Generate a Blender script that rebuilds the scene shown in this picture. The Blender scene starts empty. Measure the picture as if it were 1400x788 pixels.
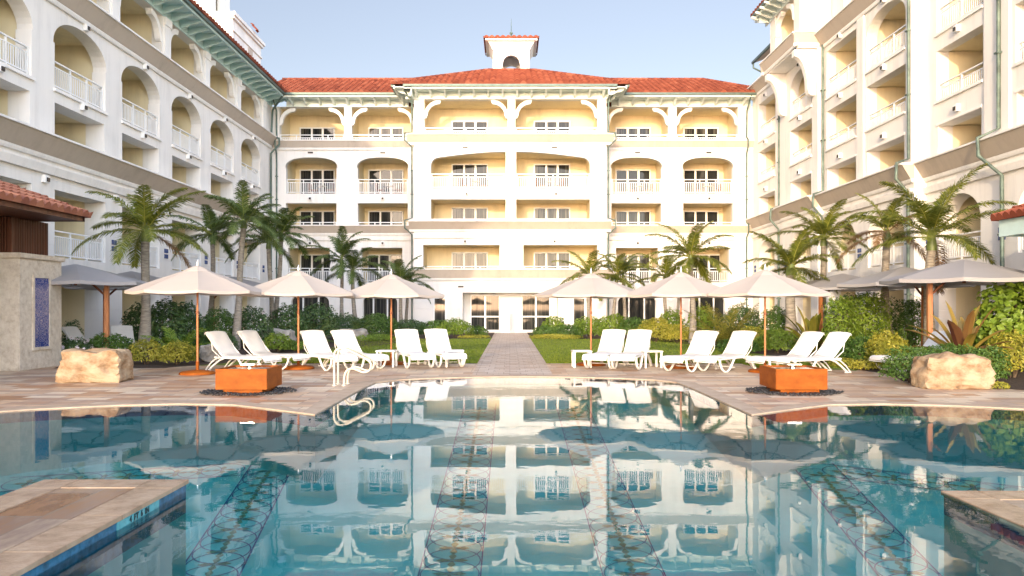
import bpy, bmesh, math, random
from mathutils import Vector, Matrix
from mathutils.geometry import tessellate_polygon
R = math.radians
rng = random.Random(7)
scene = bpy.context.scene
COL = scene.collection

# ------------------------------------------------------------------ mesh builder
OFF = {}                       # world position of every parent


class MB:
    def __init__(self):
        self.v = []; self.f = []; self.t = []; self.smooth = []

    def face(self, pts, tint=0.5, sm=False):
        n = len(self.v); self.v.extend([tuple(p) for p in pts])
        self.f.append(tuple(range(n, n + len(pts)))); self.t.append(tint); self.smooth.append(sm)

    def mesh(self, verts, faces, tint=0.5, sm=False):
        n = len(self.v); self.v.extend([tuple(p) for p in verts])
        for f in faces:
            self.f.append(tuple(i + n for i in f)); self.t.append(tint); self.smooth.append(sm)

    def box(self, x0, x1, y0, y1, z0, z1, tint=0.5, fr=None):
        vs = [(x, y, z) for z in (z0, z1) for y in (y0, y1) for x in (x0, x1)]
        if fr: vs = [fr(*p) for p in vs]
        self.mesh(vs, [(0, 2, 3, 1), (4, 5, 7, 6), (0, 1, 5, 4), (2, 6, 7, 3), (0, 4, 6, 2), (1, 3, 7, 5)], tint)

    def bbox(self, x0, x1, y0, y1, z0, z1, b=0.01, tint=0.5):
        """box with chamfered edges"""
        bm = bmesh.new()
        r = bmesh.ops.create_cube(bm, size=1)
        for v in r['verts']:
            v.co = Vector((x0 + (v.co.x + .5) * (x1 - x0), y0 + (v.co.y + .5) * (y1 - y0), z0 + (v.co.z + .5) * (z1 - z0)))
        bmesh.ops.bevel(bm, geom=bm.edges[:], offset=b, segments=2, affect='EDGES')
        bm.verts.index_update()
        self.mesh([v.co[:] for v in bm.verts], [[v.index for v in f.verts] for f in bm.faces], tint)
        bm.free()

    def tube(self, pts, r, n=8, tint=0.5, cap=True, flat=1.0):
        pts = [Vector(p) for p in pts]
        rs = r if isinstance(r, (list, tuple)) else [r] * len(pts)
        rings = []; up = None
        for i, p in enumerate(pts):
            a = pts[max(0, i - 1)]; b = pts[min(len(pts) - 1, i + 1)]
            d = (b - a).normalized()
            if up is None:
                up = Vector((0, 0, 1)) if abs(d.z) < .95 else Vector((1, 0, 0))
            s = d.cross(up).normalized(); up = s.cross(d).normalized()
            rings.append([p + (s * math.cos(2 * math.pi * k / n) * flat + up * math.sin(2 * math.pi * k / n)) * rs[i] for k in range(n)])
        vs = [q for ring in rings for q in ring]; fs = []
        for i in range(len(rings) - 1):
            for k in range(n):
                k2 = (k + 1) % n
                fs.append((i * n + k, i * n + k2, (i + 1) * n + k2, (i + 1) * n + k))
        self.mesh(vs, fs, tint, True)
        if cap:
            self.mesh(rings[0], [tuple(range(n))[::-1]], tint); self.mesh(rings[-1], [tuple(range(n))], tint)

    def prism(self, poly, h0, h1, fr, tint=0.5):
        """poly of (a,b) extruded along third axis; fr(a,b,h)->xyz"""
        n = len(poly)
        vs = [fr(a, b, h0) for a, b in poly] + [fr(a, b, h1) for a, b in poly]
        tris = tessellate_polygon([[Vector((a, b, 0)) for a, b in poly]])
        fs = [tuple(t) for t in tris] + [tuple(i + n for i in t)[::-1] for t in tris]
        fs += [(i, (i + 1) % n, n + (i + 1) % n, n + i) for i in range(n)]
        self.mesh(vs, fs, tint)

    def data(self, name, mat, org=(0, 0, 0)):
        me = bpy.data.meshes.new(name)
        ox, oy, oz = org
        me.from_pydata([(x - ox, y - oy, z - oz) for x, y, z in self.v], [], self.f)
        me.polygons.foreach_set('use_smooth', self.smooth)
        at = me.attributes.new('tint', 'FLOAT', 'FACE'); at.data.foreach_set('value', self.t)
        me.materials.append(mat); me.update()
        return me

    def build(self, name, mat, parent=None, loc=None):
        """verts are in world space unless loc is given for a top-level object (then also world)"""
        org = OFF[parent.name] if parent else (loc or (0, 0, 0))
        o = bpy.data.objects.new(name, self.data(name, mat, org)); COL.objects.link(o)
        if parent: o.parent = parent
        else: o.location = org
        OFF[o.name] = org
        return o


def inst(name, me, parent, world, rot=0.0):
    o = bpy.data.objects.new(name, me); COL.objects.link(o)
    p = OFF[parent.name] if parent else (0, 0, 0)
    if parent: o.parent = parent
    o.location = (world[0] - p[0], world[1] - p[1], world[2] - p[2]); o.rotation_euler = (0, 0, rot)
    OFF[o.name] = tuple(world)
    return o


def tag(o, label=None, cat=None, group=None, kind=None):
    if label: o['label'] = label
    if cat: o['category'] = cat
    if group: o['group'] = group
    if kind: o['kind'] = kind
    return o


def thing(name, label, cat, loc=(0, 0, 0), rz=0.0, group=None):
    o = bpy.data.objects.new(name, None); COL.objects.link(o); o.location = loc; o.rotation_euler = (0, 0, rz)
    o.empty_display_size = .3
    OFF[o.name] = (0, 0, 0) if rz else tuple(loc)
    return tag(o, label, cat, group)


def local_thing(name, label, cat, loc=(0, 0, 0), rz=0.0, group=None):
    """children given in the thing's own coordinates"""
    o = thing(name, label, cat, loc, rz, group); OFF[o.name] = (0, 0, 0); return o


def dup(root, loc, rz, label=None, scale=None):
    r = root.copy(); COL.objects.link(r); r.location = loc; r.rotation_euler = (0, 0, rz)
    if scale: r.scale = (scale,) * 3
    if label: r['label'] = label
    for ch in list(root.children):
        c = ch.copy(); COL.objects.link(c); c.parent = r
        for g in list(ch.children):
            d = g.copy(); COL.objects.link(d); d.parent = c
    return r


# ------------------------------------------------------------------ materials
def newmat(name):
    m = bpy.data.materials.new(name); m.use_nodes = True
    nt = m.node_tree
    return m, nt, nt.nodes['Principled BSDF'], nt.nodes['Material Output']


def ramp(nt, fac, stops):
    r = nt.nodes.new('ShaderNodeValToRGB'); e = r.color_ramp.elements
    e[0].position, e[0].color = stops[0][0], (*stops[0][1], 1)
    e[1].position, e[1].color = stops[-1][0], (*stops[-1][1], 1)
    for p, c in stops[1:-1]:
        k = e.new(p); k.color = (*c, 1)
    nt.links.new(fac, r.inputs[0]); return r.outputs[0]


def noise(nt, scale, detail=4, rough=.55, coord='Object', stretch=None):
    tc = nt.nodes.new('ShaderNodeTexCoord'); n = nt.nodes.new('ShaderNodeTexNoise')
    n.inputs['Scale'].default_value = scale; n.inputs['Detail'].default_value = detail; n.inputs['Roughness'].default_value = rough
    src = tc.outputs[coord]
    if stretch:
        mp = nt.nodes.new('ShaderNodeMapping'); mp.inputs['Scale'].default_value = stretch
        nt.links.new(src, mp.inputs['Vector']); src = mp.outputs[0]
    nt.links.new(src, n.inputs['Vector']); return n.outputs['Fac']


def bump(nt, bsdf, h, strength=.3, dist=.02):
    b = nt.nodes.new('ShaderNodeBump'); b.inputs['Strength'].default_value = strength; b.inputs['Distance'].default_value = dist
    nt.links.new(h, b.inputs['Height']); nt.links.new(b.outputs[0], bsdf.inputs['Normal']); return b


def mathn(nt, op, a, b=None):
    n = nt.nodes.new('ShaderNodeMath'); n.operation = op
    for i, x in enumerate((a, b)):
        if x is None: continue
        if isinstance(x, (int, float)): n.inputs[i].default_value = x
        else: nt.links.new(x, n.inputs[i])
    return n.outputs[0]


def plain(name, c, rough=.6, metal=0.0, var=.06, scale=3.0, bumps=0.0, bscale=40, spec=.4, stretch=None):
    m, nt, b, out = newmat(name)
    lo = tuple(max(0, x * (1 - var * 1.6)) for x in c); hi = tuple(min(1, x * (1 + var)) for x in c)
    col = ramp(nt, noise(nt, scale, 6, .6, stretch=stretch), [(.3, lo), (.7, hi)])
    nt.links.new(col, b.inputs['Base Color'])
    b.inputs['Roughness'].default_value = rough; b.inputs['Metallic'].default_value = metal
    b.inputs['Specular IOR Level'].default_value = spec
    if bumps: bump(nt, b, noise(nt, bscale, 3), bumps, .01)
    return m


def stucco(name, c, groove=False, spec=.15):
    m, nt, b, out = newmat(name)
    n1 = noise(nt, .35, 5, .6); n2 = noise(nt, 1.0, 5, .7, stretch=(2.2, 2.2, .18))
    mix = mathn(nt, 'ADD', mathn(nt, 'MULTIPLY', n1, .5), mathn(nt, 'MULTIPLY', n2, .5))
    lo = tuple(x * .84 for x in c); hi = tuple(min(1, x * 1.04) for x in c)
    nt.links.new(ramp(nt, mix, [(.34, lo), (.5, c), (.68, hi)]), b.inputs['Base Color'])
    b.inputs['Roughness'].default_value = .85; b.inputs['Specular IOR Level'].default_value = spec
    h = noise(nt, 60, 3)
    if groove:
        tc = nt.nodes.new('ShaderNodeNewGeometry'); s = nt.nodes.new('ShaderNodeSeparateXYZ')
        nt.links.new(tc.outputs['Position'], s.inputs[0])
        z = mathn(nt, 'FRACT', mathn(nt, 'DIVIDE', s.outputs[2], .78))
        g = mathn(nt, 'GREATER_THAN', z, .045)
        low = mathn(nt, 'LESS_THAN', s.outputs[2], 6.3)
        g = mathn(nt, 'MAXIMUM', g, mathn(nt, 'SUBTRACT', 1.0, low))
        h = mathn(nt, 'ADD', mathn(nt, 'MULTIPLY', h, .12), mathn(nt, 'MULTIPLY', g, 2.0))
        bump(nt, b, h, .6, .02)
    else:
        bump(nt, b, h, .12, .01)
    return m


def tinted(name, stops, rough=.6, transl=0.0, spec=.3, nscale=None, bumps=0.0, bscale=20):
    """colour by the per-piece tint of the mesh (one value per leaf / tile)"""
    m, nt, b, out = newmat(name)
    a = nt.nodes.new('ShaderNodeAttribute'); a.attribute_name = 'tint'
    f = a.outputs['Fac']
    if nscale: f = mathn(nt, 'ADD', mathn(nt, 'MULTIPLY', f, .65), mathn(nt, 'MULTIPLY', noise(nt, nscale, 4), .35))
    col = ramp(nt, f, stops)
    nt.links.new(col, b.inputs['Base Color']); b.inputs['Roughness'].default_value = rough
    b.inputs['Specular IOR Level'].default_value = spec
    if bumps: bump(nt, b, noise(nt, bscale, 3), bumps, .01)
    if transl:
        t = nt.nodes.new('ShaderNodeBsdfTranslucent'); nt.links.new(col, t.inputs['Color'])
        mx = nt.nodes.new('ShaderNodeMixShader'); mx.inputs[0].default_value = transl
        nt.links.new(b.outputs[0], mx.inputs[1]); nt.links.new(t.outputs[0], mx.inputs[2])
        nt.links.new(mx.outputs[0], out.inputs['Surface'])
    return m


M = {}
M['wall'] = stucco('white stucco', (.77, .745, .705), True)
M['trim'] = stucco('white trim', (.82, .80, .765))
M['cream'] = stucco('cream balcony paint', (.78, .68, .46))
M['taupe'] = stucco('taupe cornice', (.50, .435, .365))
M['teal'] = plain('pale teal paint', (.55, .73, .71), .5, var=.05)
M['mint'] = plain('pale mint paint', (.74, .81, .76), .5, var=.05)
M['gutter'] = plain('aged copper gutter', (.10, .145, .125), .45, .3, .15)
M['pipe'] = plain('patinated copper pipe', (.13, .18, .15), .5, .2, .35, 2.5)
M['white'] = plain('white painted metal', (.80, .80, .79), .35, var=.03)
M['frame'] = plain('white window frame', (.80, .80, .78), .4, var=.02)
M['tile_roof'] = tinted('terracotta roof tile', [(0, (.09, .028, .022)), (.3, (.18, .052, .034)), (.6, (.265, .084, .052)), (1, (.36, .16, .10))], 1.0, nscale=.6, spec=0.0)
M['old_tile'] = tinted('weathered roof tile', [(0, (.16, .055, .04)), (.5, (.30, .12, .075)), (1, (.42, .2, .12))], .8, nscale=2, bumps=.3)
M['lamp_dark'] = plain('dark lamp metal', (.05, .045, .04), .4, .5)
M['blue_tile'] = plain('blue glazed tile', (.03, .07, .22), .2, var=.4, scale=20)
M['dark_wood'] = plain('dark slat wood', (.10, .035, .018), .5, var=.3, scale=8, stretch=(1, 1, .1))
M['pole_wood'] = plain('oiled pole wood', (.42, .16, .055), .4, var=.25, scale=5, stretch=(4, 4, .3))
M['arm_wood'] = plain('brown umbrella arm wood', (.22, .075, .03), .45, var=.25, scale=5)
M['steel'] = plain('polished steel', (.75, .72, .68), .12, 1.0, .03)
M['rubber'] = plain('pebble black', (.03, .03, .032), .35, var=.5, scale=12)
M['mulch'] = plain('dark mulch', (.055, .032, .02), .95, var=.6, scale=14, bumps=1.0, bscale=30)
M['ground'] = plain('sandy ground', (.30, .26, .20), .95, var=.2, scale=1)
M['grass_base'] = plain('lawn turf', (.14, .19, .018), .95, var=.25, scale=2.5, bumps=.8, bscale=60)
M['grass'] = tinted('grass blades', [(0, (.09, .14, .012)), (.6, (.17, .23, .022)), (1, (.26, .30, .04))], .7, .35)
M['fabric'] = plain('white towelling cover', (.66, .65, .64), .9, var=.03, bumps=.25, bscale=25, spec=.1)
M['plastic'] = plain('white resin frame', (.66, .65, .62), .35, var=.03)


def canvas(name, c):
    m, nt, b, out = newmat(name)
    col = ramp(nt, noise(nt, 1.5, 5), [(.3, tuple(x * .95 for x in c)), (.7, c)])
    nt.links.new(col, b.inputs['Base Color']); b.inputs['Roughness'].default_value = .9; b.inputs['Specular IOR Level'].default_value = .1
    bump(nt, b, noise(nt, 3.0, 4), .25, .03)
    t = nt.nodes.new('ShaderNodeBsdfTranslucent'); nt.links.new(col, t.inputs['Color'])
    mx = nt.nodes.new('ShaderNodeMixShader'); mx.inputs[0].default_value = .36
    nt.links.new(b.outputs[0], mx.inputs[1]); nt.links.new(t.outputs[0], mx.inputs[2]); nt.links.new(mx.outputs[0], out.inputs['Surface'])
    return m


M['canvas'] = canvas('ivory umbrella canvas', (.60, .535, .48))
M['grey_canvas'] = canvas('grey umbrella canvas', (.46, .44, .44))


def glass_mat():
    m, nt, b, out = newmat('dark window glass')
    oi = nt.nodes.new('ShaderNodeObjectInfo')
    wn = noise(nt, 1.6, 2, stretch=(5.5, 1, .15))
    cur = ramp(nt, wn, [(.45, (.02, .022, .022)), (.6, (.10, .095, .08))])
    dark = nt.nodes.new('ShaderNodeMixRGB'); dark.inputs[1].default_value = (.018, .02, .02, 1)
    nt.links.new(oi.outputs['Random'], dark.inputs[0]); nt.links.new(cur, dark.inputs[2])
    nt.links.new(dark.outputs[0], b.inputs['Base Color'])
    b.inputs['Roughness'].default_value = .03; b.inputs['Specular IOR Level'].default_value = .28
    return m


M['glass'] = glass_mat()


def corten():
    m, nt, b, out = newmat('orange weathering steel')
    n1 = noise(nt, 2.2, 6, .65, stretch=(1, 1, 2.2)); n2 = noise(nt, 9, 4, .7)
    f = mathn(nt, 'ADD', mathn(nt, 'MULTIPLY', n1, .7), mathn(nt, 'MULTIPLY', n2, .3))
    nt.links.new(ramp(nt, f, [(.3, (.16, .038, .004)), (.5, (.24, .062, .006)), (.7, (.30, .09, .011))]), b.inputs['Base Color'])
    b.inputs['Roughness'].default_value = .6; b.inputs['Specular IOR Level'].default_value = .15; bump(nt, b, n2, .15, .01); return m


M['corten'] = corten()


def stone(name, stops, scale, bs, rough=.85, stretch=None, bstr=.6):
    m, nt, b, out = newmat(name)
    n1 = noise(nt, scale, 8, .65, stretch=stretch)
    nt.links.new(ramp(nt, n1, stops), b.inputs['Base Color']); b.inputs['Roughness'].default_value = rough
    b.inputs['Specular IOR Level'].default_value = .25
    bump(nt, b, noise(nt, bs, 6, .7), bstr, .03); return m


M['boulder'] = stone('tan boulder stone', [(.28, (.07, .045, .028)), (.42, (.25, .16, .09)), (.58, (.36, .27, .175)), (.8, (.40, .33, .24))], 2.6, 5, stretch=(1, 1, 1.4))
M['coral'] = stone('coral stone cladding', [(.25, (.38, .31, .24)), (.5, (.55, .48, .39)), (.75, (.66, .60, .51))], 7, 22, bstr=.9)
M['pale_rock'] = stone('grey garden rock', [(.3, (.18, .16, .14)), (.7, (.42, .39, .34))], 3, 8)


def paving(name, scale, w, h, stops, rough=(.45, .8), rot=0.0, offset=.37, mortar=.009, spec=.35):
    m, nt, b, out = newmat(name)
    g = nt.nodes.new('ShaderNodeNewGeometry'); mp = nt.nodes.new('ShaderNodeMapping')
    mp.inputs['Rotation'].default_value = (0, 0, rot); nt.links.new(g.outputs['Position'], mp.inputs['Vector'])
    br = nt.nodes.new('ShaderNodeTexBrick'); nt.links.new(mp.outputs[0], br.inputs['Vector'])
    br.inputs['Color1'].default_value = (0, 0, 0, 1); br.inputs['Color2'].default_value = (1, 1, 1, 1); br.inputs['Mortar'].default_value = (.5, .5, .5, 1)
    br.inputs['Scale'].default_value = scale; br.inputs['Brick Width'].default_value = w; br.inputs['Row Height'].default_value = h
    br.inputs['Mortar Size'].default_value = mortar; br.offset = offset; br.offset_frequency = 2; br.squash = .68; br.squash_frequency = 3
    n = nt.nodes.new('ShaderNodeTexNoise'); n.inputs['Scale'].default_value = 2.2; n.inputs['Detail'].default_value = 8; n.inputs['Roughness'].default_value = .65
    mp2 = nt.nodes.new('ShaderNodeMapping'); mp2.inputs['Scale'].default_value = (1, 2.6, 1); nt.links.new(mp.outputs[0], mp2.inputs['Vector'])
    nt.links.new(mp2.outputs[0], n.inputs['Vector'])
    f = mathn(nt, 'ADD', mathn(nt, 'MULTIPLY', br.outputs['Color'], .62), mathn(nt, 'MULTIPLY', n.outputs['Fac'], .42))
    col = ramp(nt, f, stops)
    mx = nt.nodes.new('ShaderNodeMixRGB'); nt.links.new(br.outputs['Fac'], mx.inputs[0]); nt.links.new(col, mx.inputs[1]); mx.inputs[2].default_value = (.21, .165, .13, 1)
    nt.links.new(mx.outputs[0], b.inputs['Base Color'])
    rr = nt.nodes.new('ShaderNodeMapRange'); rr.inputs['To Min'].default_value = rough[0]; rr.inputs['To Max'].default_value = rough[1]
    nt.links.new(n.outputs['Fac'], rr.inputs['Value']); nt.links.new(rr.outputs[0], b.inputs['Roughness']); b.inputs['Specular IOR Level'].default_value = spec
    hh = mathn(nt, 'ADD', mathn(nt, 'MULTIPLY', br.outputs['Fac'], -1.0), mathn(nt, 'MULTIPLY', n.outputs['Fac'], .5))
    bump(nt, b, hh, .25, .01); return m


TRAV = [(.14, (.20, .10, .055)), (.27, (.40, .225, .125)), (.38, (.34, .235, .18)), (.5, (.52, .35, .22)), (.6, (.36, .265, .215)), (.7, (.55, .43, .305)), (.86, (.60, .50, .39))]
M['deck'] = paving('travertine deck', 1.0, .74, .33, TRAV, (.25, .7))
M['wet_deck'] = paving('wet travertine deck', 1.0, 1.1, .45, [(s, tuple(x * .72 for x in c)) for s, c in TRAV], (.06, .3), rot=R(90), spec=.6)
M['path'] = paving('path pavers', 1.0, .42, .2, [(.1, (.34, .25, .19)), (.5, (.47, .37, .30)), (.9, (.55, .47, .40))], (.5, .85))
M['coping'] = stone('pale travertine coping', [(.3, (.34, .25, .18)), (.7, (.47, .37, .28))], 3, 15, .65, bstr=.2)


def water_mat():
    m, nt, b, out = newmat('pool water')
    nt.nodes.remove(b)
    h1 = noise(nt, 2.0, 2, .5, stretch=(1, 1.5, 1)); h2 = noise(nt, 9.0, 2, .5, stretch=(1, 1.3, 1))
    hh = mathn(nt, 'ADD', h1, mathn(nt, 'MULTIPLY', h2, .16))
    bp = nt.nodes.new('ShaderNodeBump'); bp.inputs['Strength'].default_value = .0042; bp.inputs['Distance'].default_value = .2
    nt.links.new(hh, bp.inputs['Height'])
    fr = nt.nodes.new('ShaderNodeFresnel'); fr.inputs['IOR'].default_value = 1.33; nt.links.new(bp.outputs[0], fr.inputs['Normal'])
    g = nt.nodes.new('ShaderNodeBsdfGlossy'); g.inputs['Roughness'].default_value = .0; g.inputs['Color'].default_value = (1, 1, 1, 1)
    nt.links.new(bp.outputs[0], g.inputs['Normal'])
    t = nt.nodes.new('ShaderNodeBsdfTransparent'); t.inputs['Color'].default_value = (.74, .97, .97, 1)
    mx = nt.nodes.new('ShaderNodeMixShader'); nt.links.new(fr.outputs[0], mx.inputs[0]); nt.links.new(t.outputs[0], mx.inputs[1]); nt.links.new(g.outputs[0], mx.inputs[2])
    nt.links.new(mx.outputs[0], out.inputs['Surface'])
    return m


M['water'] = water_mat()
M['pool'] = plain('aqua pool plaster', (.085, .55, .54), .9, var=.12, scale=.8)
M['band_tile'] = plain('blue waterline tile', (.026, .12, .235), .25, var=.35, scale=14)
M['mosaic'] = plain('navy mosaic', (.018, .12, .27), 1.0, var=.3, scale=14, spec=0.0)
M['mosaic_leaf'] = plain('ochre leaf mosaic', (.09, .27, .20), 1.0, var=.3, scale=14, spec=0.0)
M['ink'] = plain('black lettering', (.01, .012, .015), .4)
M['bark'] = stone('palm bark', [(.3, (.13, .115, .095)), (.55, (.27, .24, .20)), (.75, (.38, .35, .30))], 9, 14, .9, stretch=(.5, .5, 2.5), bstr=.8)
M['shaft'] = plain('green palm crownshaft', (.13, .17, .045), .45, var=.3, scale=3)
M['twig'] = plain('brown twigs', (.10, .07, .045), .9, var=.3)
GR = lambda a, b, c: [(0, a), (.5, b), (1, c)]
M['frond'] = tinted('palm frond green', GR((.06, .09, .014), (.17, .20, .03), (.36, .345, .06)), .5, .42, .4)
M['frond_dark'] = tinted('palm frond deep green', GR((.035, .065, .02), (.095, .145, .036), (.19, .23, .055)), .5, .25, .4)
M['frond_brown'] = tinted('dry palm frond', GR((.15, .085, .04), (.30, .17, .08), (.36, .26, .13)), .7, .3)
M['leaf_dark'] = tinted('deep green leaves', GR((.02, .045, .013), (.05, .105, .026), (.12, .185, .045)), .4, .15, .5)
M['leaf_mid'] = tinted('mid green leaves', GR((.025, .065, .01), (.07, .145, .022), (.15, .23, .04)), .45, .25, .4)
M['leaf_bright'] = tinted('bright green leaves', GR((.06, .11, .01), (.16, .25, .025), (.28, .36, .05)), .45, .3, .4)
M['leaf_yellow'] = tinted('yellow green croton leaves', GR((.10, .13, .012), (.32, .31, .035), (.55, .48, .08)), .45, .3, .4)
M['leaf_bronze'] = tinted('bronze bromeliad leaves', GR((.10, .035, .025), (.20, .12, .03), (.28, .21, .04)), .4, .25, .5)
M['leaf_gold'] = tinted('golden green fronds', GR((.05, .075, .012), (.17, .17, .025), (.30, .25, .05)), .5, .3)
M['flower'] = plain('pale flowers', (.75, .66, .68), .7)

# ------------------------------------------------------------------ facades
class Fr:
    def __init__(self, x, y, ang):
        self.x, self.y, self.a = x, y, R(ang); self.c, self.s = math.cos(self.a), math.sin(self.a)

    def __call__(self, u, n, z):
        return (self.x + u * self.c + n * self.s, self.y + u * self.s - n * self.c, z)


def top_curve(o):
    """opening's head, left to right; returns (points, U0, U1)"""
    u0, u1, z1, k = o['u0'], o['u1'], o['z1'], o.get('kind', 'rect')
    if k == 'rect': return [(u0, z1), (u1, z1)], u0, u1
    zs = o.get('zs'); e = o.get('e', .0); N = 18; pts = []
    c = (u0 + u1) / 2; a = (u1 - u0) / 2 + e
    if k == 'arch':
        p = o.get('p', 2.0)
        for i in range(N + 1):
            th = math.pi * (1 - i / N); cs, sn = math.cos(th), math.sin(th)
            pts.append((c + a * math.copysign(abs(cs) ** (2 / p), cs), zs + (z1 - zs) * sn ** (2 / p)))
        return pts, u0 - e, u1 + e
    # half arch: high at one end, rounded shoulder at the other
    drop = o['drop']; r = o['r']; m = []
    for i in range(8):
        th = math.pi / 2 * i / 7
        m.append((r - r * math.cos(th), z1 - drop - r + r * math.sin(th)))
    W = u1 - u0
    for i in range(1, 9):
        q = i / 8; m.append((r + (W - r) * q, z1 - drop + drop * math.sin(q * math.pi / 2)))
    if k == 'half_l': pts = [(u0 + a_, b_) for a_, b_ in m]
    else: pts = [(u1 - a_, b_) for a_, b_ in m][::-1]
    return pts, u0, u1


RAILS = {}
def rail_mesh(L):
    key = round(L, 2)
    if key not in RAILS:
        b = MB(); h = 1.02
        b.box(-L / 2, L / 2, -.035, .035, h - .05, h); b.box(-L / 2, L / 2, -.02, .02, h - .24, h - .20); b.box(-L / 2, L / 2, -.022, .022, .10, .145)
        n = max(2, round(L / 1.25)); ps = [-L / 2 + .03 + (L - .06) * i / n for i in range(n + 1)]
        for p in ps: b.box(p - .03, p + .03, -.03, .03, 0, h - .05)
        k = int(L / .125)
        for i in range(1, k):
            x = -L / 2 + L * i / k
            if min(abs(x - p) for p in ps) > .05: b.box(x - .019, x + .019, -.012, .012, .145, h - .24)
        RAILS[key] = b.data('railing', M['white'])
    return RAILS[key]


WINS = {}
def win_mesh(w, h, n=3, mid=None):
    key = (round(w, 2), round(h, 2), n, mid)
    if key not in WINS:
        f = MB(); g = MB(); t = .085
        f.box(-w / 2, -w / 2 + t, -.09, .02, 0, h); f.box(w / 2 - t, w / 2, -.09, .02, 0, h)
        f.box(-w / 2 + t, w / 2 - t, -.09, .02, h - t, h); f.box(-w / 2 + t, w / 2 - t, -.088, .02, 0, t)
        iw = (w - 2 * t) / n
        for i in range(1, n):
            x = -w / 2 + t + iw * i; q = .10 if i == 1 else .12
            f.box(x - q / 2 - .01, x + q / 2 + .01, -.08, .02, t, h - t)
        if mid: f.box(-w / 2 + t, w / 2 - t, -.07, .015, mid, mid + .09)
        g.box(-w / 2 + t * .5, w / 2 - t * .5, -.03, .01, t * .5, h - t * .5)
        WINS[key] = (f.data('window', M['frame']), g.data('pane', M['glass']))
    return WINS[key]


def add_window(parent, fr, u, n, z, w, h, k=3, mid=None, name='window'):
    f, g = win_mesh(w, h, k, mid)
    o = inst(name, f, parent, fr(u, n, z), fr.a)
    p = bpy.data.objects.new('pane', g); COL.objects.link(p); p.parent = o
    return o


LAMP = None
def add_lamp(parent, fr, u, n, z):
    global LAMP
    if LAMP is None:
        b = MB(); b.box(-.11, .11, -.16, 0, -.13, .13); d = MB(); d.box(-.07, .07, -.20, -.161, -.10, .04)
        LAMP = (b.data('wall_lamp', M['white']), d.data('lamp_head', M['lamp_dark']))
    o = inst('wall_lamp', LAMP[0], parent, fr(u, n, z), fr.a)
    p = bpy.data.objects.new('lamp_head', LAMP[1]); COL.objects.link(p); p.parent = o


VENT = None
def add_vent(parent, fr, u, z):
    global VENT
    if VENT is None:
        b = MB(); b.box(-.18, .18, -.05, .0, -.05, .05); VENT = b.data('wall_vent', M['lamp_dark'])
    inst('wall_vent', VENT, parent, fr(u, .0, z), fr.a)


TILEORN = None
def add_ornament(parent, fr, u, n, z, s=.13):
    global TILEORN
    if TILEORN is None:
        b = MB()
        for i in (-1, 1):
            for j in (-1, 1): b.box(i * .11 - .085, i * .11 + .085, -.02, 0, j * .13 - .1, j * .13 + .1)
        TILEORN = b.data('tile_ornament', M['blue_tile'])
    inst('tile_ornament', TILEORN, parent, fr(u, n, z), fr.a)


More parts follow.
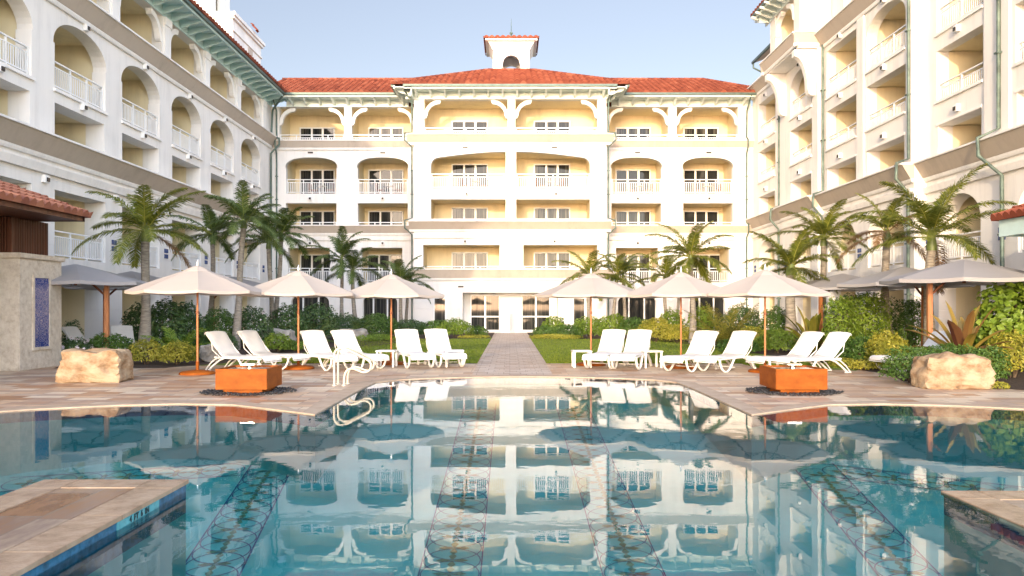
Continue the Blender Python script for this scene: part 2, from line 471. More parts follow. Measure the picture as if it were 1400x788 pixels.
def facade(parent, fr, u0, u1, z0, z1, ops, mat='wall'):
    w = MB(); us = {u0, u1}; zs = {z0, z1}; boxes = []
    for o in ops:
        pts, U0, U1 = top_curve(o); o['pts'] = pts; o['U'] = (U0, U1)
        us |= {U0, U1}; zs |= {o['z0'], o['z1']}; boxes.append((U0, U1, o['z0'], o['z1']))
    us = sorted(us); zs = sorted(zs)
    for a, b in zip(us, us[1:]):
        for c, d in zip(zs, zs[1:]):
            mu, mz = (a + b) / 2, (c + d) / 2
            if any(B[0] < mu < B[1] and B[2] < mz < B[3] for B in boxes): continue
            w.face([fr(a, 0, c), fr(b, 0, c), fr(b, 0, d), fr(a, 0, d)])
    for o in ops:
        pts = o['pts']; U0, U1 = o['U']; t = o.get('t', .42); zt = o['z1']
        for (a, za), (b, zb) in zip(pts, pts[1:]):
            if za < zt - 1e-4 or zb < zt - 1e-4:
                w.face([fr(a, 0, za), fr(b, 0, zb), fr(b, 0, zt), fr(a, 0, zt)])
        loop = [(o['u0'], o['z0']), (o['u1'], o['z0'])]
        if U1 - o['u1'] > 1e-4:
            loop += [(o['u1'], o['zs'])]
            for s in ((U0, o['u0']), (o['u1'], U1)): w.face([fr(s[0], 0, o['z0']), fr(s[1], 0, o['z0']), fr(s[1], 0, o['zs']), fr(s[0], 0, o['zs'])])
        loop += pts[::-1]
        if o['u0'] - U0 > 1e-4: loop += [(o['u0'], o['zs'])]
        for i in range(len(loop)):
            a, b = loop[i], loop[(i + 1) % len(loop)]
            if abs(a[0] - b[0]) + abs(a[1] - b[1]) < 1e-5: continue
            w.face([fr(a[0], 0, a[1]), fr(a[0], -t, a[1]), fr(b[0], -t, b[1]), fr(b[0], 0, b[1])])
    w.build('wall', M[mat], parent)
    for o in ops:
        U0, U1 = o['U']; t = o.get('t', .42); D = o.get('d', 2.7); e = .025
        a, b = U0 - e - o.get('wl', 0), U1 + e + o.get('wr', 0); zf = o.get('zf', o['z0'] - .02); zc = o['z1'] + .05
        if o.get('glass'):                                   # glazed opening, no balcony behind it
            g = MB(); g.face([fr(a, -t + .02, zf), fr(b, -t + .02, zf), fr(b, -t + .02, zc), fr(a, -t + .02, zc)])
            f = MB(); W = b - a
            for q in o['glass']: f.box(a + W * q - .05, a + W * q + .05, -t + .025, -t + .11, zf, zc, fr=fr)
            ow = f.build('door', M['frame'], parent); g.build('pane', M['glass'], ow)
            continue
        k = MB()
        k.face([fr(a, -D, zf), fr(b, -D, zf), fr(b, -D, zc), fr(a, -D, zc)])
        k.face([fr(a, -t, zf), fr(a, -D, zf), fr(a, -D, zc), fr(a, -t, zc)])
        k.face([fr(b, -t, zf), fr(b, -D, zf), fr(b, -D, zc), fr(b, -t, zc)])
        k.face([fr(a, -t, zc), fr(b, -t, zc), fr(b, -D, zc), fr(a, -D, zc)])
        k.face([fr(a, -t, zf), fr(b, -t, zf), fr(b, -D, zf), fr(a, -D, zf)])
        # skirt that closes the gap between front wall and a lower balcony floor
        if zf < o['z0'] - .05: k.face([fr(a, -t + .003, zf), fr(b, -t + .003, zf), fr(b, -t + .003, o['z0'] - .001), fr(a, -t + .003, o['z0'] - .001)])
        k.build('balcony', M[o.get('lm', 'cream')], parent)
        if 'win' in o:
            add_window(parent, fr, o['win'], -D + .1, zf + .01, o.get('ww', 2.55), o.get('wh', 2.12))
        if o.get('rail', True):
            L = o['u1'] - o['u0'] - .04; inst('railing', rail_mesh(L), parent, fr((o['u0'] + o['u1']) / 2, -.12, o.get('zr', zf)), fr.a)


def cornice(parent, fr, u0, u1, prof, mat, name='cornice', tint=.5):
    b = MB(); b.prism(prof, u0, u1, lambda n, z, u: fr(u, n, z), tint); return b.build(name, M[mat], parent)


def band(parent, fr, u0, u1, zt, zb, proj=.5, lower=True):
    """taupe cove with a thin white slab on top and a white moulding underneath"""
    cornice(parent, fr, u0, u1, [(.002, zt + .002), (proj + .06, zt + .002), (proj + .06, zt + .07), (.002, zt + .10)], 'trim')
    cornice(parent, fr, u0, u1, [(.002, zb), (.16, zb), (proj, zt - .02), (proj, zt), (.002, zt)], 'taupe', 'cornice_cove')
    if lower: cornice(parent, fr, u0, u1, [(.002, zb - .16), (.09, zb - .16), (.13, zb - .08), (.14, zb - .002), (.002, zb - .002)], 'trim')


BR = None
def bracket_mesh():
    global BR
    if BR is None:
        b = MB(); r1, r0 = 1.0, .74; outer = []; inner = []
        for i in range(11):
            th = math.pi - math.pi / 2 * i / 10
            outer.append((1.0 + r1 * math.cos(th), -1.0 + r1 * math.sin(th))); inner.append((1.0 + (r0 + .05) * math.cos(th) + .05 * 0, -1.0 + r0 * math.sin(th)))
        poly = [(0, -1.12), *outer, (1.08, 0), (1.08, -.12), *[(u, z) for u, z in inner[::-1]], (.20, -1.0), (.16, -1.12), (.08, -1.2), (0, -1.22)]
        b.prism(poly, -.13, .13, lambda u, z, n: (u, n, z)); BR = b.data('bracket', M['trim'])
        c = MB(); c.prism([(-u, z) for u, z in poly], -.13, .13, lambda u, z, n: (u, n, z)); BR = (BR, c.data('bracket', M['trim']))
    return BR


CB = {}
def corbel_mesh(mat):
    if mat not in CB:
        b = MB(); poly = [(0, 0), (-.98, 0), (-.98, -.1), (-.86, -.13), (-.72, -.2), (-.5, -.24), (-.3, -.34), (-.1, -.4), (0, -.4)]
        b.prism(poly, -.06, .06, lambda n, z, u: (u, n, z)); CB[mat] = b.data('corbel', M[mat])
    return CB[mat]


def eave(parent, fr, u0, u1, zb, mat='mint', proj=1.15, step=.95, first=None):
    """frieze, soffit, fascia, gutter and corbels; zb = bottom of the frieze"""
    zs = zb + .48
    b = MB()
    b.box(u0, u1, .003, .07, zb, zs, fr=fr); b.box(u0, u1, .07, proj, zs - .01, zs + .04, fr=fr); b.box(u0, u1, proj - .04, proj + .05, zs - .09, zs + .13, fr=fr)
    b.build('eave', M[mat], parent)
    g = MB(); g.box(u0, u1, proj + .055, proj + .2, zs + .02, zs + .16, fr=fr); g.build('gutter', M['gutter'], parent)
    me = corbel_mesh(mat); n = int((u1 - u0) / step); u = (first if first is not None else u0 + step * .5)
    while u < u1 - .05:
        inst('corbel', me, parent, fr(u, .07, zs - .012), fr.a); u += step
    return zs + .17


def tile_roof(b, A, B, C, D, per=.40, row=.46):
    A, B, C, D = map(Vector, (A, B, C, D)); e = (B - A).normalized(); nrm = (B - A).cross(D - A).normalized()
    if nrm.z < 0: nrm = -nrm
    s = nrm.cross(e).normalized()
    if s.dot(D - A) < 0: s = -s
    W = (B - A).length; L = (D - A).dot(s); a = (D - A).dot(e); c = (C - A).dot(e)
    ns = 4; du = per / ns; N = int(W / du); rows = int(L / row) + 1
    def tmax(u):
        t = L
        if u < a: t = min(t, L * u / a)
        if u > c and W - c > 1e-6: t = min(t, L * (W - u) / (W - c))
        if a < 0 and False: pass
        return t
    def h(i):
        q = (i % ns) / ns; return .12 * abs(math.sin(math.pi * q))
    tints = {}
    for i in range(N):
        u, v = i * du, (i + 1) * du; tm = min(tmax(u + du / 2), L); col = i // ns
        for r in range(rows):
            t0 = r * row
            if t0 >= tm - .02: break
            t1 = min(t0 + row, tm)
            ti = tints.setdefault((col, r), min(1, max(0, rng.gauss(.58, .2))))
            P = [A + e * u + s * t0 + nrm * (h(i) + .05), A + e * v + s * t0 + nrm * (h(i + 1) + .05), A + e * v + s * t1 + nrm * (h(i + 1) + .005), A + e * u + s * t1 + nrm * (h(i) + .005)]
            tv = ti if i % ns in (1, 2) else ti * .42  # tint darkened beside the valleys, painting in the shade between barrels
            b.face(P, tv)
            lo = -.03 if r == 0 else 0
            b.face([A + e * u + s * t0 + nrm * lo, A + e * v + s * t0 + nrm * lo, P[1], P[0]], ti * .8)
    return b


def ridge(b, P, Q, r=.12):
    P, Q = Vector(P), Vector(Q); n = max(2, int((Q - P).length / .45))
    for i in range(n):
        a = P.lerp(Q, i / n); c = P.lerp(Q, (i + 1) / n); b.tube([a + Vector((0, 0, .06)), c + Vector((0, 0, .06))], [r * 1.08, r * .95], 7, rng.random())


def pipe(parent, pts, r=.055, mat='pipe'):
    b = MB(); b.tube(pts, r, 8)
    for p, q in zip(pts, pts[1:]):
        if abs(p[2] - q[2]) > 3:
            k = 3
            for i in range(1, k):
                c = Vector(p).lerp(Vector(q), i / k); b.box(c.x - r * 1.5, c.x + r * 1.5, c.y - r * 1.5, c.y + r * 1.5, c.z - .03, c.z + .03)
    b.build('downpipe', M[mat], parent)


def X(px, d): return (px - 697) * d / 1060.0
def Y(py): return 1802.0 / (py - 420)
def Z(py, d): return 1.7 + (420 - py) * d / 1060.0

# ================================================================== the back wing
hotel = thing('hotel_main_wing', 'white hotel wing facing the pool, red tiled roof with a small cupola at its centre', 'hotel wing', (0, 52.5, 0))
FC = Fr(0, 51.5, 0); FS = Fr(0, 53.5, 0)
c_ = lambda p: X(p, 51.5); s_ = lambda p: X(p, 53.5)
W1, W2 = -2.79, 2.94
ops = []
for (a, b, w) in ((580, 694, W1), (704.5, 817, W2)):
    ops.append(dict(u0=c_(a), u1=c_(b), z0=13.12, z1=15.5, zf=12.55, zr=12.62, win=w, t=.5))
for k, (a, b, w) in enumerate(((589, 691.3, W1), (705.7, 806.8, W2))):
    ops.append(dict(u0=c_(a), u1=c_(b), z0=9.57, z1=12.02, kind='half_l' if k == 0 else 'half_r', drop=.38, r=.55, win=w))
    ops.append(dict(u0=c_(a), u1=c_(b), z0=7.36, z1=8.86, zf=6.45, zr=6.55, win=w, wh=2.18))
for (a, b, w) in ((578.5, 683, W1), (715.5, 817, W2)):
    ops.append(dict(u0=c_(a), u1=c_(b), z0=4.2, z1=5.83, zf=3.4, win=w))
ops.append(dict(u0=c_(632.5), u1=c_(763), z0=.05, z1=2.66, zf=.04, d=1.6, t=.3, rail=False, lm='trim'))
facade(hotel, FC, c_(566), c_(829), 0, 15.52, ops)
add_window(hotel, FC, X(663.5, 53.1), -1.5, .05, 2.05, 2.5, 2, .95, 'door'); add_window(hotel, FC, X(732.5, 53.1), -1.5, .05, 2.0, 2.5, 2, .95, 'door')
b = MB(); b.box(X(683.5, 51.8), X(697, 51.8), 51.75, 52.6, .05, 1.32); b.box(X(683, 51.8), X(697.5, 51.8), 51.7, 52.6, 1.321, 1.38); b.build('entry_pillar', M['trim'], hotel)
for a in (601.5, 791.5): add_window(hotel, FC, c_(a), .02, .25, .86, 2.1, 1)
# returns of the projecting middle
for xx in (c_(566), c_(829)):
    b = MB(); b.face([(xx, 51.5, 0), (xx, 53.5, 0), (xx, 53.5, 15.52), (xx, 51.5, 15.52)]); b.build('wall', M['wall'], hotel)
for (zt, zb, pr) in ((13.08, 12.62, .42), (7.33, 6.85, .5), (4.16, 3.62, .35)):
    band(hotel, FC, c_(566) - (.42 if pr < .5 else .3), c_(829) + (.42 if pr < .5 else .3), zt, zb, pr)
cornice(hotel, FC, c_(566) - .05, c_(829) + .05, [(.003, 6.28), (.10, 6.28), (.16, 6.52), (.003, 6.52)], 'trim')
# side portions
ops = []
for (a, b, w) in ((391, 460, 434.5), (489, 557.5, 528), (836, 904.5, 865), (934, 1002, 957.5)):
    w = X(w, 56.2)
    ops.append(dict(u0=s_(a), u1=s_(b), z0=9.53, z1=12.03, zs=11.3, kind='arch', p=2.5, e=.06, win=w))
    ops.append(dict(u0=s_(a), u1=s_(b), z0=7.30, z1=8.87, zf=6.5, zr=6.55, win=w, wh=2.15))
for (a, b, w) in ((382, 470.5, 434.5), (480.5, 565, 528), (830.5, 914, 865), (925, 1009, 957.5)):
    ops.append(dict(u0=s_(a), u1=s_(b), z0=13.12, z1=15.5, zf=12.55, zr=12.6, win=X(w, 56.2), t=.5))
for (a, b, w) in ((394, 451, 434.5), (494, 550, 526), (842, 900, 865), (941, 997, 961)):
    ops.append(dict(u0=s_(a), u1=s_(b), z0=3.4, z1=5.79, win=X(w, 56.2), ww=2.5))
for (a, b) in ((398, 450), (496, 543), (845, 897), (943, 991)):
    ops.append(dict(u0=s_(a), u1=s_(b), z0=.12, z1=2.5, zs=1.9, kind='arch', p=3.2, t=.3, glass=(.0, .3, .7, 1.0)))
L_, R_ = ops, None
facade(hotel, FS, -16.6, c_(566), 0, 15.52, [o for o in ops if o['u0'] < 0])
facade(hotel, FS, c_(829), 17.6, 0, 15.52, [o for o in ops if o['u0'] > 0])
for (u0, u1) in ((-16.5, c_(566) - .003), (c_(829) + .003, 16.8)):
    band(hotel, FS, u0, u1, 13.1, 12.68, .35); band(hotel, FS, u0, u1, 7.26, 6.80, .42)
    cornice(hotel, FS, u0, u1, [(.003, 6.30), (.10, 6.30), (.14, 6.5), (.003, 6.5)], 'trim')
BL, BRt = bracket_mesh()
for (fr, lst) in ((FC, ((c_(580), c_(694)), (c_(704.5), c_(817)))), (FS, ((s_(382), s_(470.5)), (s_(480.5), s_(565)), (s_(830.5), s_(914)), (s_(925), s_(1009))))):
    for a, b in lst:
        inst('bracket', BL, hotel, fr(a, -.18, 15.46), fr.a); inst('bracket', BRt, hotel, fr(b, -.18, 15.46), fr.a)
for w in (c_(636), c_(758)):
    add_vent(hotel, FC, w, 12.3); add_lamp(hotel, FC, w + .1, .003, 9.22); add_lamp(hotel, FC, w, .003, 6.08); add_vent(hotel, FC, c_(630) if w < 0 else c_(776), 3.05)
for w in (s_(424.5), s_(523.5), s_(871.5), s_(969)):
    add_vent(hotel, FS, w, 12.35); add_lamp(hotel, FS, w, .003, 9.2); add_lamp(hotel, FS, w, .003, 6.12)
zt = eave(hotel, FC, c_(566) - .55, c_(829) + .55, 15.5, first=c_(570))
eave(hotel, FS, -15.4, c_(566) - .6, 15.5); eave(hotel, FS, c_(829) + .6, 16.6, 15.5)
for sx, xx in ((-1, c_(566)), (1, c_(829))):        # short returns of the middle eave
    fr = Fr(xx, 0, -90 if sx < 0 else 90)
    eave(hotel, fr, -53.4 if sx < 0 else 50.3, -50.3 if sx < 0 else 53.4, 15.5)
rf = MB()
xl, xr, ye = c_(566) - 1.35, c_(829) + 1.35, 50.15
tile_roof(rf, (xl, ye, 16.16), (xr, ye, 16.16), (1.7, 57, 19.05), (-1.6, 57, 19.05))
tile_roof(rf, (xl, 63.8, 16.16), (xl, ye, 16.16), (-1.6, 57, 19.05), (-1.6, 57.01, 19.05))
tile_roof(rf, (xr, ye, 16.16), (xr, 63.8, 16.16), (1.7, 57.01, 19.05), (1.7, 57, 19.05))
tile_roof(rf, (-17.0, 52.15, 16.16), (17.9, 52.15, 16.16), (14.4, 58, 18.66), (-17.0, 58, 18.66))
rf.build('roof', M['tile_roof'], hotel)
RD = []
def rline(p, q):
    k = MB(); ridge(k, p, q); k.build('roof_ridge', M['tile_roof'], hotel)
rline((-17, 58, 18.68), (-3, 58, 18.68)); rline((3, 58, 18.68), (14.4, 58, 18.68)); rline((14.4, 58, 18.68), (17.7, 52.3, 16.2))
rline((-1.6, 57, 19.07), (1.7, 57, 19.07)); rline((xl + .05, ye + .05, 16.2), (-1.6, 57, 19.07)); rline((xr - .05, ye + .05, 16.2), (1.7, 57, 19.07))
# cupola
cx0, cx1, cy0, cy1 = X(674, 57), X(724, 57), 57.0, 59.7
cu = MB()
def arch_panel(b, P, w, h0, h1, aw, a0, asn, a1, th):
    """panel with an arched hole; P(u, n, z)"""
    N = 12; pts = [(-aw + 2 * aw * i / N, asn + (a1 - asn) * math.sqrt(max(0, 1 - (2 * i / N - 1) ** 2))) for i in range(N + 1)]
    for n in (0, -th):
        b.face([P(-w, n, h0), P(-aw, n, h0), P(-aw, n, h1), P(-w, n, h1)]); b.face([P(aw, n, h0), P(w, n, h0), P(w, n, h1), P(aw, n, h1)])
        b.face([P(-aw, n, h0), P(aw, n, h0), P(aw, n, a0), P(-aw, n, a0)])
        for (u, z), (v, y) in zip(pts, pts[1:]): b.face([P(u, n, z), P(v, n, y), P(v, n, h1), P(u, n, h1)])
    for (u, z), (v, y) in zip(pts, pts[1:]): b.face([P(u, 0, z), P(v, 0, y), P(v, -th, y), P(u, -th, z)])
    for s in (-1, 1): b.face([P(s * aw, 0, a0), P(s * aw, 0, asn), P(s * aw, -th, asn), P(s * aw, -th, a0)])
    b.face([P(-aw, 0, a0), P(aw, 0, a0), P(aw, -th, a0), P(-aw, -th, a0)])
mx, my, hw = (cx0 + cx1) / 2, 58.35, (cx1 - cx0) / 2
for ang in (0, 90, 180, 270):
    f = Fr(mx + hw * math.sin(R(ang)), my - hw * math.cos(R(ang)), ang)
    arch_panel(cu, f, hw - (.003 if ang % 180 else 0), 17.5, 20.75, .66, 18.6, 19.55, 20.22, .3)
cup = cu.build('cupola', M['trim'], hotel)
cv = MB()
def ring(b, mx, my, r0, z0, r1, z1):
    c0 = [(mx - r0, my - r0, z0), (mx + r0, my - r0, z0), (mx + r0, my + r0, z0), (mx - r0, my + r0, z0)]
    c1 = [(mx - r1, my - r1, z1), (mx + r1, my - r1, z1), (mx + r1, my + r1, z1), (mx - r1, my + r1, z1)]
    for i in range(4): b.face([c0[i], c0[(i + 1) % 4], c1[(i + 1) % 4], c1[i]])
ring(cv, mx, my, hw, 20.62, hw + .07, 20.62); ring(cv, mx, my, hw + .07, 20.62, hw + .07, 20.72); ring(cv, mx, my, hw + .07, 20.72, hw + .36, 21.14); ring(cv, mx, my, hw + .36, 21.14, hw + .56, 21.14)
ring(cv, mx, my, hw + .56, 21.14, hw + .56, 21.28)
cv.build('cupola_cornice', M['trim'], cup)
cr = MB(); q = hw + .66; ap = (mx, my, 21.95)
for ang in (0, 90, 180, 270):
    f = Fr(mx + q * math.sin(R(ang)), my - q * math.cos(R(ang)), ang)
    tile_roof(cr, f(-q, 0, 21.3), f(q, 0, 21.3), Vector(ap) + Vector((.01, 0, 0)), ap)
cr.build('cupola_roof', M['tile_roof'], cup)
fn = MB(); fn.tube([(mx, my, 21.9), (mx, my, 22.2), (mx, my, 22.25), (mx, my, 22.35), (mx, my, 22.4), (mx, my, 23.4)], [.05, .05, .12, .12, .03, .012], 8); fn.build('finial', M['gutter'], cup)
# back-wing pipes
for sx, xx in ((-1, c_(566)), (1, c_(829))):
    x1 = xx + sx * .12
    pipe(hotel, [(x1 + sx * 0.5, 50.6, 16.0), (x1, 51.35, 15.3), (x1, 51.4, 13.3), (x1 + sx * .42, 51.0, 13.15), (x1 + sx * .45, 50.95, 12.7), (x1, 51.38, 12.3), (x1, 51.38, 7.6), (x1 + sx * .42, 51.0, 7.4), (x1 + sx * .42, 50.95, 6.9), (x1, 51.38, 6.5), (x1, 51.38, .1)])
for xx, sx in ((-16.05, -1), (16.3, 1)):
    pipe(hotel, [(xx, 52.3, 16.0), (xx, 53.3, 15.2), (xx, 53.36, 13.4), (xx, 53.0, 13.15), (xx, 53.0, 12.7), (xx, 53.36, 12.3), (xx, 53.36, 7.5), (xx, 52.9, 7.35), (xx, 52.9, 6.8), (xx, 53.36, 6.5), (xx, 53.36, .1)])

# ================================================================== left wing
lw = thing('hotel_left_wing', 'long shaded white hotel wing on the left with arched balconies and pale teal eaves', 'hotel wing', (-17, 30, 0))
FL = Fr(-16.45, 0, 90); ops = []
cs = [49.3 - 4.88 * k for k in range(7)]
for c in cs:
    a, b = c - 1.76, c + 1.76
    ops.append(dict(u0=a, u1=b, z0=9.65, z1=12.32, zs=11.25, kind='arch', p=2.15, e=.09, t=.55, win=c))
    ops.append(dict(u0=a, u1=b - .1, z0=7.70, z1=9.1, zf=6.5, zr=6.52, rail=False, t=.75, win=c))
    ops.append(dict(u0=a, u1=b, z0=3.5, z1=5.95, t=.85, win=c))
    ops.append(dict(u0=a, u1=b, z0=.06, z1=2.68, t=.85, rail=False, d=3.0))
    ops.append(dict(u0=c - 2.03, u1=c + 2.03, z0=13.32, z1=15.5, zf=12.6, rail=False, t=.5, win=c))
facade(lw, FL, 5.0, 53.5, 0, 15.52, ops)
b = MB(); b.face([(-16.45, 5, 0), (-30, 5, 0), (-30, 5, 15.5), (-16.45, 5, 15.5)]); b.build('wall', M['wall'], lw); b = MB(); b.face([(-30, 5, 0), (-30, 53.5, 0), (-30, 53.5, 15.5), (-30, 5, 15.5)]); b.build('wall', M['wall'], lw)
band(lw, FL, 5, 53.2, 13.28, 12.75, .5); band(lw, FL, 5, 53.1, 7.66, 7.08, .55)
cornice(lw, FL, 5, 53.1, [(.003, 6.42), (.12, 6.42), (.2, 6.7), (.003, 6.7)], 'trim')
for c in cs:
    inst('bracket', BL, lw, FL(c - 2.03, -.16, 15.46), FL.a); inst('bracket', BRt, lw, FL(c + 2.03, -.16, 15.46), FL.a)
    add_lamp(lw, FL, c + .2, .003, 12.5); add_lamp(lw, FL, c, .003, 9.38); add_lamp(lw, FL, c - 2.44, .003, 6.22)
    b = MB()                                      # pilaster foot of the top-floor column
    b.box(c + 2.12, c + 2.76, .003, .10, 13.38, 15.45, fr=FL); b.box(c + 2.06, c + 2.82, .003, .14, 13.38, 13.62, fr=FL); b.box(c + 2.08, c + 2.80, .004, .15, 15.1, 15.47, fr=FL)
    b.build('column', M['trim'], lw)
    b = MB(); b.box(c - 1.85, c + 1.85, .003, .09, 9.50, 9.60, fr=FL); b.build('sill', M['trim'], lw)
    add_ornament(lw, FL, c + 2.44, .003, 4.25)
ze = eave(lw, FL, 5, 53.45, 15.5, 'teal', step=.976, first=5.4)
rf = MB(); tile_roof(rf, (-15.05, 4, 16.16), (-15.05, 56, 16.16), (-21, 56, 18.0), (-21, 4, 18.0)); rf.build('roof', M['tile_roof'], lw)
pipe(lw, [(-15.25, 52.2, 16.0), (-16.2, 52.9, 15.1), (-16.3, 53.0, 13.5), (-15.75, 52.95, 13.2), (-15.75, 52.95, 12.8), (-16.33, 53.0, 12.2), (-16.33, 53.0, .1)], .07, 'gutter')

# tower rising behind the left wing
tw = thing('white_tower', 'square white stucco tower with a stepped top rising above the left wing roof', 'tower', (-20.5, 54.5, 0))
b = MB(); b.box(-23, -18.45, 51.6, 57.5, 14.5, 20.9); b.build('wall', M['trim'], tw)
ringm = MB(); ringm.box(-23.15, -18.3, 51.45, 57.65, 20.9, 21.08); ringm.box(-23.25, -18.2, 51.35, 57.75, 21.08, 21.3); ringm.box(-23.1, -18.37, 51.52, 57.58, 20.1, 20.24); ringm.build('cornice', M['trim'], tw)
up = MB()
for ang, (ox, oy) in ((0, (-22.2, 52.3)), (90, (-20.4, 54.4)), (180, (-22.2, 56.5)), (270, (-24, 54.4))):
    hw2 = 1.8 if ang % 180 == 0 else 2.1
    arch_panel(up, Fr(ox, oy, ang), hw2 - (.004 if ang % 180 else 0), 21.3, 26.0, .62, 21.6, 24.4, 25.0, .35)
up.build('belfry', M['trim'], tw)
core = MB(); core.box(-23.2, -21.1, 53.2, 55.6, 21.3, 25.9); core.build('belfry_core', M['cream'], tw)
tp = MB(); q = 2.6
for ang in (0, 90, 180, 270):
    f = Fr(-22.2 + q * math.sin(R(ang)), 54.4 - q * math.cos(R(ang)), ang); tile_roof(tp, f(-q, 0, 26.0), f(q, 0, 26.0), (-22.19, 54.4, 27.2), (-22.2, 54.4, 27.2))
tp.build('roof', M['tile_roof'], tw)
b = MB(); b.box(-18.46, -18.40, 54.6, 55.5, 18.2, 20.0); b.build('louvre', M['taupe'], tw)
sm = MB(); tile_roof(sm, (-18.0, 54.9, 21.3), (-18.0, 55.5, 21.3), (-18.4, 55.5, 21.8), (-18.4, 54.9, 21.8)); sm.build('roof_edge', M['tile_roof'], tw)

# ================================================================== right wing
rw = thing('hotel_right_wing', 'tall sunlit white hotel wing on the right with stepped bays and deep balconies', 'hotel wing', (17, 35, 0))
def rseg(x, y0, y1, ztop, bays, extra=None):
    fr = Fr(x, 0, -90); ops = []
    for (a, b, kinds) in bays:
        u0, u1 = -b, -a; c = (u0 + u1) / 2
        f5 = dict(u0=u0, u1=u1, z0=12.85, z1=15.3, t=.5, win=c)
        if kinds == 'arch': f5.update(kind='arch', zs=14.3, p=2.1)
        ops.append(f5)
        ops.append(dict(u0=u0, u1=u1, z0=10.1, z1=12.1, zf=9.55, zr=9.75, t=.5, win=c))
        ops.append(dict(u0=u0 + .1, u1=u1 - .1, z0=7.72, z1=9.05, zf=6.5, rail=False, t=.6, win=c))
        ops.append(dict(u0=u0 + .15, u1=u1 - .15, z0=3.55, z1=6.1, zs=5.0, kind='arch', t=.7, win=c))
        ops.append(dict(u0=u0 + .15, u1=u1 - .15, z0=.06, z1=2.75, t=.7, rail=False, d=3.0))
        add_lamp(rw, fr, c, .003, 12.5); add_lamp(rw, fr, c, .003, 9.42); add_lamp(rw, fr, c, .003, 15.55)
        for (e_, n_, za, zb_) in ((.03, .09, 12.70, 12.80), (.03, .09, 9.96, 10.06), (-.05, .05, 9.06, 9.16)):
            bb = MB(); bb.box(u0 - e_, u1 + e_, .003, n_, za, zb_, fr=fr); bb.build('sill', M['trim'], rw)
        add_ornament(rw, fr, u0 - .7, .003, 4.3)
    facade(rw, fr, -y1, -y0, 0, ztop, ops); return fr
F1 = rseg(16.75, 47.2, 53.5, 16.55, [(48.9, 52.2, 'rect')])
F2 = rseg(16.6, 41.8, 47.2, 15.7, [(42.6, 45.9, 'arch')])
F3 = rseg(16.9, 32.4, 41.8, 16.3, [(37.75, 41.35, 'rect'), (33.1, 36.75, 'arch')])
F4 = rseg(17.4, 12.0, 32.4, 16.3, [(28.5, 31.6, 'rect'), (23.4, 26.7, 'rect'), (18.4, 21.7, 'rect')])
for (x0, x1, yy, zz) in ((16.6, 16.75, 47.2, 15.7), (16.6, 16.9, 41.8, 15.7), (16.9, 17.4, 32.4, 16.3), (17.4, 30, 12.0, 16.3)):
    b = MB(); b.face([(x0, yy, 0), (x1, yy, 0), (x1, yy, zz), (x0, yy, zz)]); b.build('wall', M['wall'], rw)
b = MB(); b.face([(30, 12, 0), (30, 53.5, 0), (30, 53.5, 16.3), (30, 12, 16.3)]); b.build('wall', M['wall'], rw)
band(rw, F1, -53.5, -47.2, 16.55, 16.1, .5); band(rw, F3, -41.7, -32.4, 16.3, 15.75, .5); band(rw, F4, -32.4, -12, 16.3, 15.75, .5)
for f, a, c in ((F1, -53.4, -47.2), (F2, -47.2, -41.8), (F3, -41.8, -32.4), (F4, -32.4, -12)):
    band(rw, f, a + .003, c - .003, 7.66, 7.08, .5); cornice(rw, f, a + .003, c - .003, [(.003, 6.42), (.12, 6.42), (.18, 6.66), (.003, 6.66)], 'trim')
# pilasters that frame the bays
for f, a, c in ((F3, -32.9, -32.45), (F3, -37.6, -36.9), (F4, -28.3, -26.9), (F1, -48.6, -47.3)):
    b = MB(); b.box(a, c, .003, .09, 7.75, 15.7, fr=f); b.build('pilaster', M['wall'], rw)
# projecting box on the bracketed bay
px = MB(); px.box(15.55, 19, 41.9, 47.1, 15.72, 16.45); px.build('bay_floor', M['trim'], rw)
band(rw, Fr(15.55, 0, -90), -47.3, -41.7, 16.45, 15.95, .3)
for yy, an in ((41.9, 0), (47.1, 180)):
    f = Fr(0, yy, an); u0, u1 = (15.3, 17.2) if an == 0 else (-17.2, -15.3); band(rw, f, u0, u1, 16.45, 15.95, .25)
FB = Fr(15.75, 0, -90)
facade(rw, FB, -46.9, -42.1, 16.45, 18.95, [dict(u0=-46.0, u1=-43.0, z0=16.6, z1=18.9, t=.4, rail=False, d=2.4)])
for yy in (42.1, 46.9):
    b = MB(); b.face([(15.75, yy, 16.45), (20, yy, 16.45), (20, yy, 18.95), (15.75, yy, 18.95)]); b.build('wall', M['wall'], rw)
eave(rw, FB, -47.6, -41.5, 18.9, 'mint', .75, .8)
for yy, an in ((46.9, 180), (42.1, 0)):
    eave(rw, Fr(0, yy, an), *((-22, -15.1) if an == 180 else (15.1, 22)), 18.9, 'mint', .75, .8)
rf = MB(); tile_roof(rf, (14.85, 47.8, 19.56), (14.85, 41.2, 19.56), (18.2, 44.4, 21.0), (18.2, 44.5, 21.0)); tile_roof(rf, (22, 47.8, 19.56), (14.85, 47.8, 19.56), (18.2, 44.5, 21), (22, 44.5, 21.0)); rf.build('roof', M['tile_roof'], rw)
inst('bracket', BL, rw, FB(-46.0, -.1, 18.86), FB.a); inst('bracket', BRt, rw, FB(-43.0, -.1, 18.86), FB.a)
